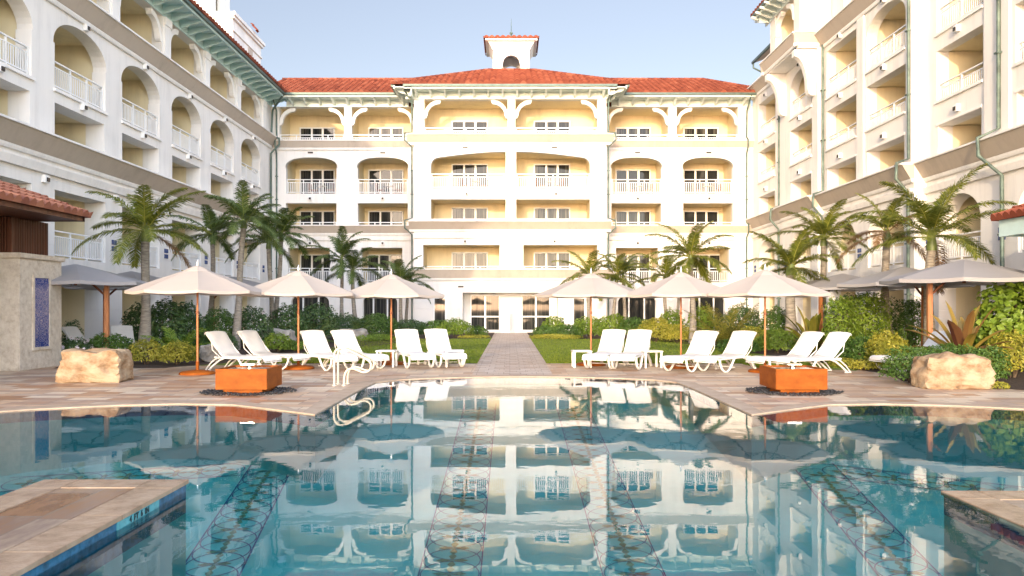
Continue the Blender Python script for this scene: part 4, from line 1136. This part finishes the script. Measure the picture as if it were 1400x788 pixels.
from mathutils import noise as mn
def boulder(cx, cy, w, dep, h, seed, label, rz=0.0, mat='boulder', cuts=4):
    bm = bmesh.new(); bmesh.ops.create_icosphere(bm, subdivisions=cuts, radius=1)
    b = MB(); vs = []
    for v in bm.verts:
        p = v.co.copy(); m = max(abs(p.x), abs(p.y) , abs(p.z)); k = p / m; p = p.lerp(k, .86)
        q = Vector((p.x * w / 2, p.y * dep / 2, p.z * h / 2))
        q += v.co * (mn.noise(q * 2.2 + Vector((seed, 0, 0))) * .13 + mn.noise(q * 5 + Vector((seed, 5, 0))) * .05 + abs(mn.noise(Vector((q.x * 1.5, q.y * 1.5, q.z * 9 + seed)))) * .05)
        q.x *= 1 - .07 * (p.z + 1) / 2 ; q.z += h / 2 * .96
        if q.z < .0: q.z = 0
        x = q.x * math.cos(rz) - q.y * math.sin(rz); y = q.x * math.sin(rz) + q.y * math.cos(rz)
        vs.append((cx + x, cy + y, q.z + .002))
    bm.verts.index_update(); b.mesh(vs, [[v.index for v in f.verts] for f in bm.faces], .5, False); bm.free()
    o = b.build('boulder', M[mat], None, (cx, cy, 0)); tag(o, label, 'boulder'); return o
boulder(X(124, 17.5), 17.7, 1.42, .8, .74, 3.3, 'blocky tan boulder on the deck in front of the stone pavilion', R(4))
boulder(X(1305, 16.3), 16.4, 1.46, .8, .68, 9.1, 'blocky tan boulder against the low hedge on the right', R(-3))
for p, d, w, h, lab in ((378, 33, 1.5, .75, 'pale grey garden rock among the left shrubs behind the umbrellas'), (482, 39, 1.6, .6, 'flat pale garden rock at the back edge of the left lawn'), (288, 24, .6, .5, 'grey garden rock beside the first umbrella pole on the left'), (222, 22.6, .0, .0, None)):
    if lab: boulder(X(p, d), d, w, w * .7, h, p * .1, lab, 0, 'pale_rock', 3)

# small terrace furniture on the fourth floor balconies
def balcony_set(x, y, z, where, k):
    t = local_thing('balcony_table', 'small round table behind the railing, ' + where, 'table', (x, y, z), 0, 'balcony tables'); b = MB(); b.tube([(0, 0, .68), (0, 0, .71)], .32, 16); b.build('tabletop', M['taupe'], t)
    b = MB(); b.tube([(0, 0, .0), (0, 0, .03), (0, 0, .05), (0, 0, .68)], [.2, .2, .03, .025], 10); b.build('leg', M['lamp_dark'], t)
    for s, w in ((-1, 'left of'), (1, 'right of')):
        c = local_thing('balcony_chair', 'brown wicker chair ' + w + ' the balcony table, ' + where, 'chair', (x + s * .62, y, z), s * -1.4, 'balcony chairs')
        b = MB(); b.bbox(-.27, .27, -.27, .27, .36, .44, .02); b.build('seat', M['arm_wood'], c)
        b = MB(); b.bbox(-.27, .27, .22, .28, .445, .88, .02); b.build('backrest', M['arm_wood'], c)
        for i in (-1, 1):
            for j in (-1, 1):
                b = MB(); b.box(i * .24 - .02, i * .24 + .02, j * .24 - .02, j * .24 + .02, 0, .359); b.build('leg', M['arm_wood'], c)
for k, (px, d, wh) in enumerate(((650, 52.9, 'left middle bay'), (752, 52.9, 'right middle bay'), (440, 54.9, 'back wing arched bay farthest left'), (532, 54.9, 'back wing second arch from left'), (874, 54.9, 'first arch right of the middle block'), (968, 54.9, 'back wing arched bay farthest right'))):
    balcony_set(X(px, d), d, 9.555, wh, k)

# ================================================================== palms
def frond(b, o, az, el, L, droop, wid, n=34, roll=0.0, thick=.022, lw=.037):
    N = 14; p = Vector(o); pts = [p.copy()]; dirs = []
    ca, sa = math.cos(az), math.sin(az); bend = rng.gauss(0, .12)
    for i in range(N):
        s = (i + .5) / N; e = el - droop * s ** 1.35; a = az + bend * s
        d = Vector((math.cos(e) * math.cos(a), math.cos(e) * math.sin(a), math.sin(e))); p = p + d * L / N; pts.append(p.copy()); dirs.append(d)
    b.tube(pts, [thick * (1 - .85 * i / N) for i in range(N + 1)], 4, .9, False)
    for i in range(n):
        s = .10 + .90 * (i + rng.random() * .5) / n; q = s * N; k = min(N - 1, int(q)); base = pts[k].lerp(pts[k + 1], q - k); d = dirs[k]
        side = d.cross(Vector((0, 0, 1)))
        if side.length < .1: side = Vector((-sa, ca, 0))
        side.normalize(); up = side.cross(d)
        ln = wid * (math.sin(math.pi * min(1, .16 + .84 * s)) ** .55 * .85 + .15) * rng.uniform(.85, 1.1)
        for sg in (-1, 1):
            v = (side * sg * (.85 + roll * sg) + d * (.55 + .5 * s) + up * rng.uniform(-.05, .35)).normalized()
            g = Vector((0, 0, -1)); m1 = base + v * ln * .5 + g * ln * .05; tip = base + v * ln * .92 + g * ln * rng.uniform(.15, .45)
            wv = d * lw * .5; ti = min(1, max(0, rng.gauss(.45, .2) + .15 * (s - .5)))
            b.face([base - wv * .7, base + wv * .7, m1 + wv, m1 - wv], ti); b.face([m1 - wv, m1 + wv, tip], ti)


def palm(px, d, ptop, ytop, L, label , r=.12, n=15, mat='frond', lean=0.0, dry=0, wid=.42, ybot=None, az0=None, up=1.0, elmin=-.25, gp='palms around the courtyard'):
    x0 = X(px, d); xt = X(ptop, d); zt = Z(ytop, d); t = thing('palm_tree', label, 'palm tree', (x0, d, 0), 0, gp)
    b = MB(); pts = []; rs = []; N = 26
    for i in range(N + 1):
        s = i / N; pts.append((x0 + (xt - x0) * (s ** 1.4) + .04 * math.sin(s * 5 + px), d + .1 * math.sin(s * 3), zt * s)); rs.append(r * (1.35 - .5 * min(1, s * 2.2) - .1 * s) * (1 + .045 * (i % 2)))
    b.tube(pts, rs, 12); b.build('trunk', M['bark'], t)
    top = Vector(pts[-1]); sh = MB(); sl = L * .2
    sh.tube([top - Vector((0, 0, .02)), top + Vector((0, 0, sl * .3)), top + Vector((0, 0, sl * .75)), top + Vector((0, 0, sl))], [r * .95, r * .9, r * .65, r * .5], 10); sh.build('crownshaft', M['shaft'], t)
    c = MB(); o = top + Vector((0, 0, sl * .9)); dr = MB()
    for k in range(n):
        az = (az0 or 0) + k * 2.39996 + rng.gauss(0, .15); q = (k + .5) / n
        el = (1.45 - (1.45 - elmin) * q ** .95) * up + rng.gauss(0, .08); dp = rng.uniform(.9, 1.35) * (.82 + .2 * (1 - q))
        tgt = dr if k >= n - dry else c
        frond(tgt, o + Vector((math.cos(az) * .05, math.sin(az) * .05, -.1 * q)), az, el, L * rng.uniform(.85, 1.08) * (.85 if k == 0 else 1), dp, wid * 1.12 * L / 2.1, int(74 * min(1.2, L / 2)))
    c.build('crown', M[mat], t)
    if dry: dr.build('dry_fronds', M['frond_brown'], t)
    return t


palm(195, 26, 200, 330, 2.35, 'tall palm with yellow green crown standing right of the stone pavilion', .17, 17, 'frond', dry=1, up=.88, elmin=-.45)
palm(287, 33, 290, 330, 2.0, 'dark palm with a slim trunk behind the leftmost ivory umbrella', .12, 13, 'frond_dark', wid=.45)
palm(321, 30.5, 334, 312, 1.85, 'palm with a curved trunk and bushy dark crown, third from the pavilion', .14, 18, 'frond_dark', wid=.5)
palm(371, 35, 368, 340, 2.0, 'straight palm of the twin clump left of the back corner downpipe', .12, 13, 'frond_dark')
palm(375, 35.4, 384, 330, 2.1, 'leaning palm of the twin clump left of the back corner downpipe', .12, 13, 'frond_dark')
palm(468, 43, 466, 362, 2.3, 'taller slim palm in the dark pair above the second left umbrella', .12, 11, 'frond_dark', up=1.1)
palm(485, 44, 482, 378, 2.3, 'shorter palm in the dark pair between the second and third left umbrellas', .14, 12, 'frond_dark')
palm(549, 45, 547, 392, 2.3, 'palm rising behind the third left umbrella, near the dark narrow window', .13, 12, 'frond_dark')
palm(556, 46.5, 556, 398, 1.9, 'small thin palm close behind the third left umbrella palm', .11, 9, 'frond_dark', gp='palms around the courtyard')
palm(805, 45, 806, 385, 2.3, 'palm rising behind the first right umbrella beside the garden path', .14, 12, 'frond')
palm(839, 46, 842, 385, 2.1, 'slim palm in the group of three left of the big arched palm, middle one', .12, 11, 'frond')
palm(854, 46.8, 853, 380, 1.9, 'dark slim palm in the group of three, closest to the glazed arch door', .12, 10, 'frond_dark')
palm(913, 46.5, 908, 388, 2.4, 'palm half hidden behind the big arched palm of the right lawn', .13, 11, 'frond')
palm(927, 47.2, 928, 392, 1.9, 'thin palm directly left of the big arched palm trunk', .11, 9, 'frond')
palm(948, 36, 945, 362, 2.35, 'big arched palm with drooping fronds above the middle right umbrella', .15, 18, 'frond', elmin=-.5)
palm(1081, 30, 1083, 376, 2.1, 'stout trunked palm behind the right end ivory umbrella', .23, 17, 'frond', elmin=-.2)
palm(1128, 32, 1125, 336, 2.05, 'tall palm with a pale trunk right of the stout palm, in front of the arches', .15, 17, 'frond')
palm(1215, 27.5, 1211, 328, 1.85, 'thin palm with dry brown fronds between the two hedge blocks', .16, 10, 'frond', dry=5, up=1.15)
palm(1270, 24.5, 1275, 342, 2.7, 'largest sunlit palm on the right with wide spreading fronds', .17, 17, 'frond', dry=1, elmin=-.1, wid=.4, az0=.4)

# ================================================================== shrubs
def leaf(b, p, nrm_, size, ti, asp=.42):
    a = nrm_.orthogonal().normalized(); th = rng.uniform(0, 6.283); u = a * math.cos(th) + nrm_.cross(a) * math.sin(th); v = nrm_.cross(u)
    l = size * rng.uniform(.7, 1.25); w = l * asp
    b.face([p - u * l * .5, p + v * w * .5 + nrm_ * l * .06, p + u * l * .5 - nrm_ * l * .08, p - v * w * .5 + nrm_ * l * .06], ti)


def mound(px, d, wpx, ytop, mat, label, ls=.10, dens=1.0, dep=None, boxy=0.0, gp=None, name='shrub', cat='shrub', flowers=0, zb=0.0, asp=.42):
    cx = X(px, d); w = wpx * d / 1060.0 / 2; h = max(.15, Z(ytop, d) - zb); dp = dep or w * .8
    t = thing(name, label, cat, (cx, d, zb), 0, gp); b = MB(); sd = rng.uniform(0, 50); tw = MB()
    area = 2 * math.pi * w * h + 2 * w * dp; n = int(min(5200, max(350, dens * 2.0 * area / (ls * ls * .45))))
    for _ in range(n):
        th = rng.uniform(0, 6.283); cz = rng.uniform(-.35, 1); sr = math.sqrt(max(0, 1 - cz * cz)); v = Vector((sr * math.cos(th), sr * math.sin(th), cz))
        if boxy:
            m = max(abs(v.x), abs(v.y), abs(v.z)); v = v.lerp(v / m, boxy)
        lump = 1 + .22 * mn.noise(v * 2.3 + Vector((sd, 0, 0))) + .12 * mn.noise(v * 6 + Vector((0, sd, 0)))
        rad = lump * (1 - .38 * rng.random() ** 1.8)
        p = Vector((cx + v.x * w * rad, d + v.y * dp * rad, zb + h * .38 + v.z * h * .62 * rad))
        if p.z < zb + .02: continue
        nn = (v + Vector((rng.gauss(0, .55), rng.gauss(0, .55), rng.gauss(.25, .5)))).normalized()
        cl = mn.noise(p * (1.2 / max(.3, w)) + Vector((sd, sd, 0)))
        leaf(b, p, nn, ls, min(1, max(0, .48 + .35 * cl + rng.gauss(0, .16))), asp)
    b.build('foliage', M[mat], t)
    for _ in range(7):
        th = rng.uniform(0, 6.28); r = rng.uniform(.2, .7); tw.tube([(cx + .05 * math.cos(th), d + .05 * math.sin(th), zb), (cx + w * r * .5 * math.cos(th), d + dp * r * .5 * math.sin(th), zb + h * .4), (cx + w * r * math.cos(th), d + dp * r * math.sin(th), zb + h * .75)], [.02, .015, .006], 5)
    tw.build('stem', M['twig'], t)
    if flowers:
        for _ in range(flowers if flowers < 90 else 90):
            th = rng.uniform(0, 6.283); cz = rng.uniform(.1, 1); sr = math.sqrt(1 - cz * cz); c = Vector((cx + sr * math.cos(th) * w * 1.02, d + sr * math.sin(th) * dp, zb + h * .4 + cz * h * .62))
            f = MB()
            for k in range(5): leaf(f, c + Vector((rng.gauss(0, .03), rng.gauss(0, .03), rng.gauss(0, .03))), Vector((rng.gauss(0, 1), -1, rng.gauss(0, 1))).normalized(), .08, .5, .8)
            f.build('flower', M['flower'], t)
    return t


def fern(px, d, L, n, mat, label, zb=0.0, wid=.3, droop=1.2, elmin=.15, gp=None):
    cx = X(px, d); t = thing('fern_plant', label, 'fern', (cx, d, zb), 0, gp); b = MB()
    for k in range(n):
        az = k * 2.39996; q = (k + .5) / n; el = 1.4 - (1.4 - elmin) * q
        frond(b, (cx + .05 * math.cos(az), d + .05 * math.sin(az), zb + .03), az, el, L * rng.uniform(.8, 1.1), droop * rng.uniform(.8, 1.1), wid * L, 22, 0, .014, .045)
    b.build('fronds', M[mat], t); return t


def bromeliad(px, d, L, n, mat, label, w=.12, zb=0.0, elmin=.45, gp=None):
    cx = X(px, d); t = thing('bromeliad_plant', label, 'bromeliad', (cx, d, zb), 0, gp); b = MB()
    for k in range(n):
        az = k * 2.39996 + rng.gauss(0, .2); q = (k + .5) / n; el = 1.45 - (1.45 - elmin) * q + rng.gauss(0, .06); p = Vector((cx + .04 * math.cos(az), d + .04 * math.sin(az), zb)); N = 7; ll = L * rng.uniform(.75, 1.1); ti = min(1, max(0, rng.gauss(.5, .3)))
        prev = None
        for i in range(N + 1):
            s = i / N; e = el - .75 * s ** 1.6 * (.4 + q); dv = Vector((math.cos(e) * math.cos(az), math.cos(e) * math.sin(az), math.sin(e))); side = Vector((-math.sin(az), math.cos(az), 0)); ww = w * (.5 + .7 * math.sin(math.pi * min(1, .15 + .75 * s)) if s < .98 else .08); upv = side.cross(dv) * -1
            cur = (p - side * ww + upv * ww * .35, p.copy(), p + side * ww + upv * ww * .35)
            if prev: b.face([prev[0], prev[1], cur[1], cur[0]], ti, True); b.face([prev[1], prev[2], cur[2], cur[1]], min(1, ti + .1), True)
            prev = cur; p = p + dv * ll / N
    b.build('leaves', M[mat], t); return t


G1 = None
# ---- left border
mound(200, 22.9, 48, 464, 'leaf_yellow', 'yellow green mound shrub at the bed edge, left one of two by the first umbrella', .10)
mound(243, 22.8, 50, 467, 'leaf_yellow', 'yellow green mound shrub touching the first left umbrella pole', .10)
mound(150, 24.0, 70, 456, 'leaf_mid', 'dark ferny shrub just behind the left tan boulder', .10)
mound(104, 23.4, 46, 463, 'leaf_dark', 'low dark shrub with white flowers between pavilion and boulder', .08, flowers=26)
mound(98, 27.5, 32, 436, 'leaf_dark', 'small open shrub against the pavilion stone corner', .10, dens=.6)
mound(192, 29.0, 52, 414, 'leaf_dark', 'tall deep green shrub behind the yellow crowned palm trunk', .16)
mound(228, 29.3, 60, 410, 'leaf_dark', 'tall deep green shrub left of the first umbrella pole', .16)
mound(256, 30.5, 46, 414, 'leaf_dark', 'tall deep green shrub directly behind the first umbrella pole', .16)
fern(242, 25.6, 1.35, 18, 'leaf_bright', 'bright green fern rosette under the first left umbrella', wid=.28)
fern(262, 27.0, 1.2, 14, 'leaf_mid', 'mid green fern behind the first umbrella pole base')
mound(300, 31.5, 60, 422, 'leaf_mid', 'dark shrub clump behind the back of the leftmost loungers', .12)
mound(345, 32, 56, 420, 'leaf_dark', 'broad dark shrub with a few pink flowers behind the second lounger', .13, flowers=10)
mound(300, 27.5, 50, 452, 'leaf_dark', 'low dark shrub between first umbrella and leftmost lounger back', .10)
mound(395, 35, 60, 418, 'leaf_dark', 'dark shrub left of the second umbrella pole, under the twin palms', .14)
mound(380, 29.0, 40, 455, 'leaf_bright', 'lighter small shrub right of the second lounger back', .10)
mound(402, 30.0, 60, 466, 'leaf_bright', 'flat bright green ground shrub at the lawn edge behind the second pair', .09)
mound(433, 38, 62, 416, 'leaf_dark', 'tall dark rounded shrub right of the second umbrella pole', .15)
fern(428, 35.5, 1.6, 16, 'frond_dark', 'dark spiky fern rosette right of the second umbrella pole', wid=.26)
mound(470, 41.5, 60, 430, 'leaf_dark', 'dark shrub at the back of the left lawn beneath the dark palm pair', .13)
fern(490, 40.5, 1.5, 14, 'frond_dark', 'dark spreading fern at the back of the left lawn', wid=.26)
mound(515, 42.5, 62, 430, 'leaf_mid', 'dark green shrub left of the third umbrella pole by the lawn', .13)
mound(508, 39.0, 70, 457, 'leaf_bright', 'flat bright strip shrub along the far edge of the left lawn', .10)
mound(560, 44, 62, 438, 'leaf_dark', 'low dark shrub under the narrow dark window on the left', .13)
mound(598, 44.0, 52, 438, 'leaf_mid', 'rounded mid green shrub second from the path on the left', .14)
mound(622, 43.2, 52, 436, 'leaf_bright', 'rounded bright green shrub on the left nearest the entry doors', .14)
mound(654, 44.5, 26, 446, 'leaf_mid', 'small upright plant beside the left entry door', .12)
mound(648, 42.6, 44, 458, 'leaf_yellow', 'low yellow ground plants left of the path end', .08)
# ---- right border
mound(757, 44.5, 34, 432, 'leaf_bright', 'upright bright shrub in front of the right entry door', .15)
mound(745, 42.6, 36, 446, 'leaf_mid', 'low green shrub at the right edge of the path end', .12)
mound(775, 42.2, 46, 444, 'leaf_mid', 'low green shrub under the narrow dark window on the right', .12)
mound(760, 41.4, 70, 457, 'leaf_yellow', 'low yellow border plants right of the path end', .08)
mound(806, 42.5, 50, 434, 'leaf_bright', 'bright leafy shrub behind the first right umbrella pole', .15)
mound(838, 42.0, 50, 430, 'leaf_bright', 'bright leafy shrub below the slim palms left of the arch door', .15)
mound(868, 41.5, 46, 434, 'leaf_mid', 'dark green shrub in front of the glazed arch door', .14)
mound(896, 38.0, 52, 434, 'leaf_yellow', 'rounded yellow variegated shrub left of the middle right umbrella pole', .11)
mound(926, 37.0, 46, 444, 'leaf_yellow', 'smaller yellow variegated shrub beside the middle right umbrella pole', .11)
mound(918, 42.0, 40, 424, 'leaf_bright', 'tall leafy shrub behind the yellow variegated pair', .15)
fern(992, 33, 2.3, 24, 'leaf_gold', 'large golden green cycad rosette between two right umbrella poles', wid=.2, droop=.55, elmin=.25)
mound(1012, 36, 60, 418, 'leaf_dark', 'tall dark shrub behind the golden cycad', .13)
mound(960, 38, 40, 420, 'leaf_bright', 'leafy shrub right of the big arched palm trunk', .13)
mound(1028, 30.5, 48, 446, 'leaf_yellow', 'yellow green shrub left of the right end umbrella pole', .10)
mound(1010, 28.5, 60, 462, 'leaf_mid', 'low green shrub behind the centre right lounger', .10)
mound(1062, 28.5, 60, 450, 'leaf_bright', 'green shrub between the end umbrella pole and the stout palm', .11)
mound(1060, 34, 46, 420, 'leaf_mid', 'tall green shrub behind the right end umbrella pole', .12)
bromeliad(1110, 29.0, 1.75, 22, 'leaf_gold', 'golden strap leaved rosette between the stout palm and the tall palm', .11)
mound(1150, 26.0, 44, 408, 'leaf_bright', 'clipped tall hedge shrub directly right of the tall pale palm trunk', .11, boxy=.55)
mound(1190, 26.2, 50, 404, 'leaf_bright', 'clipped tall hedge shrub left of the thin dry palm', .11, boxy=.55)
mound(1246, 27.5, 46, 408, 'leaf_mid', 'clipped tall hedge shrub right of the thin dry palm', .11, boxy=.5)
mound(1175, 29.0, 90, 402, 'leaf_dark', 'long dark hedge behind the clipped bright blocks', .11, boxy=.5)
mound(1150, 23.5, 60, 466, 'leaf_mid', 'low mid green shrub behind the last lounger at the right', .10)
mound(1180, 22.8, 50, 458, 'leaf_mid', 'feathery green shrub at the bend of the right border', .10)
mound(1150, 21.9, 46, 489, 'leaf_yellow', 'bright yellow ground cover at the right lawn edge beside the last lounger', .07)
mound(1185, 21.0, 50, 492, 'leaf_yellow', 'bright yellow ground cover nearer the low hedge', .07)
mound(1212, 22.0, 56, 452, 'leaf_yellow', 'upper yellow croton shrub at the foot of the thin dry palm', .09)
mound(1222, 20.4, 52, 466, 'leaf_yellow', 'lower yellow croton shrub behind the low hedge', .09)
mound(1246, 17.4, 70, 474, 'leaf_mid', 'low clipped glossy hedge left of the right tan boulder', .07, boxy=.4)
mound(1300, 17.7, 86, 472, 'leaf_mid', 'low clipped glossy hedge behind the right tan boulder', .07, boxy=.4)
mound(1350, 17.1, 50, 474, 'leaf_mid', 'low clipped glossy hedge right of the right tan boulder', .07, boxy=.4)
mound(1366, 16.0, 26, 522, 'leaf_yellow', 'tiny yellow plant at the right foot of the tan boulder', .05)
bromeliad(1316, 18.6, 1.45, 26, 'leaf_bronze', 'large bronze strap leaved bromeliad behind the right tan boulder', .085, .35)
mound(1385, 18.6, 72, 452, 'leaf_yellow', 'yellow green shrub at the right edge below the big leaf shrub', .085)
mound(1380, 20.6, 86, 386, 'leaf_bright', 'big round leaved shrub at the right edge under the kiosk roof', .19, dens=1.2, boxy=.35, asp=.8)

# ================================================================== light, sky, camera
w = bpy.data.worlds.new('World'); scene.world = w; w.use_nodes = True; nt = w.node_tree
bg = nt.nodes['Background']; sky = nt.nodes.new('ShaderNodeTexSky'); sky.sky_type = 'NISHITA'; sky.sun_disc = False
LDIR = Vector((.30, 1.0, -.19)).normalized(); SKY_N, SKY_S, SKY_TINT = .80, 4.6, (1.035, .935, .925)
el = math.asin(-LDIR.z); az = math.atan2(-LDIR.x, -LDIR.y)
sky.sun_elevation = el; sky.sun_rotation = az; sky.altitude = 0; sky.air_density = 1.0; sky.dust_density = .6; sky.ozone_density = 1.6
geo = nt.nodes.new('ShaderNodeTexCoord'); dt = nt.nodes.new('ShaderNodeVectorMath'); dt.operation = 'DOT_PRODUCT'
nt.links.new(geo.outputs['Generated'], dt.inputs[0]); dt.inputs[1].default_value = (.55, -.835, 0)
mr = nt.nodes.new('ShaderNodeMapRange'); nt.links.new(dt.outputs['Value'], mr.inputs['Value'])
mr.inputs['From Min'].default_value = -.15; mr.inputs['From Max'].default_value = 1.0; mr.inputs['To Min'].default_value = SKY_N; mr.inputs['To Max'].default_value = SKY_S
hs = nt.nodes.new('ShaderNodeHueSaturation'); hs.inputs['Saturation'].default_value = .72; nt.links.new(sky.outputs[0], hs.inputs['Color'])
vm = nt.nodes.new('ShaderNodeVectorMath'); vm.operation = 'MULTIPLY'; nt.links.new(hs.outputs[0], vm.inputs[0]); vm.inputs[1].default_value = SKY_TINT
vs = nt.nodes.new('ShaderNodeVectorMath'); vs.operation = 'SCALE'; nt.links.new(vm.outputs[0], vs.inputs[0])
sz = nt.nodes.new('ShaderNodeSeparateXYZ'); nt.links.new(geo.outputs['Generated'], sz.inputs[0])
zz = mathn(nt, 'MAXIMUM', sz.outputs[2], 0.0); zz = mathn(nt, 'ADD', mathn(nt, 'MULTIPLY', mathn(nt, 'MULTIPLY', zz, zz), 1.2), mathn(nt, 'ADD', 1.0, mathn(nt, 'MULTIPLY', mathn(nt, 'POWER', mathn(nt, 'SUBTRACT', 1.0, mathn(nt, 'MINIMUM', zz, 1.0)), 6.0), .18)))
nt.links.new(mathn(nt, 'MULTIPLY', mr.outputs[0], zz), vs.inputs['Scale'])
nt.links.new(vs.outputs[0], bg.inputs['Color']); bg.inputs['Strength'].default_value = .15
sun = bpy.data.lights.new('sun', 'SUN'); sun.energy = 2.0; sun.angle = R(.6); sun.color = (1.0, .78, .50)
so = bpy.data.objects.new('sun', sun); COL.objects.link(so); so.rotation_euler = LDIR.to_track_quat('-Z', 'Y').to_euler(); so.location = (-10, -20, 40)
cam = bpy.data.cameras.new('camera'); co = bpy.data.objects.new('camera', cam); COL.objects.link(co)
cam.lens = 36 * 1060 / 1400; cam.sensor_width = 36; cam.shift_x = 3 / 1400; cam.shift_y = 26 / 1400; cam.clip_end = 2000; cam.clip_start = .05
co.location = (0, 0, 1.7); co.rotation_euler = (R(90), 0, 0); scene.camera = co
scene.view_settings.view_transform = 'Standard'; scene.view_settings.look = 'None'; scene.view_settings.exposure = 0.88; scene.view_settings.gamma = 1
scene.cycles.max_bounces = 8; scene.cycles.diffuse_bounces = 5; scene.cycles.glossy_bounces = 4; scene.cycles.transparent_max_bounces = 8
scene.cycles.caustics_reflective = False; scene.cycles.caustics_refractive = False
scene.cycles.use_denoising = True
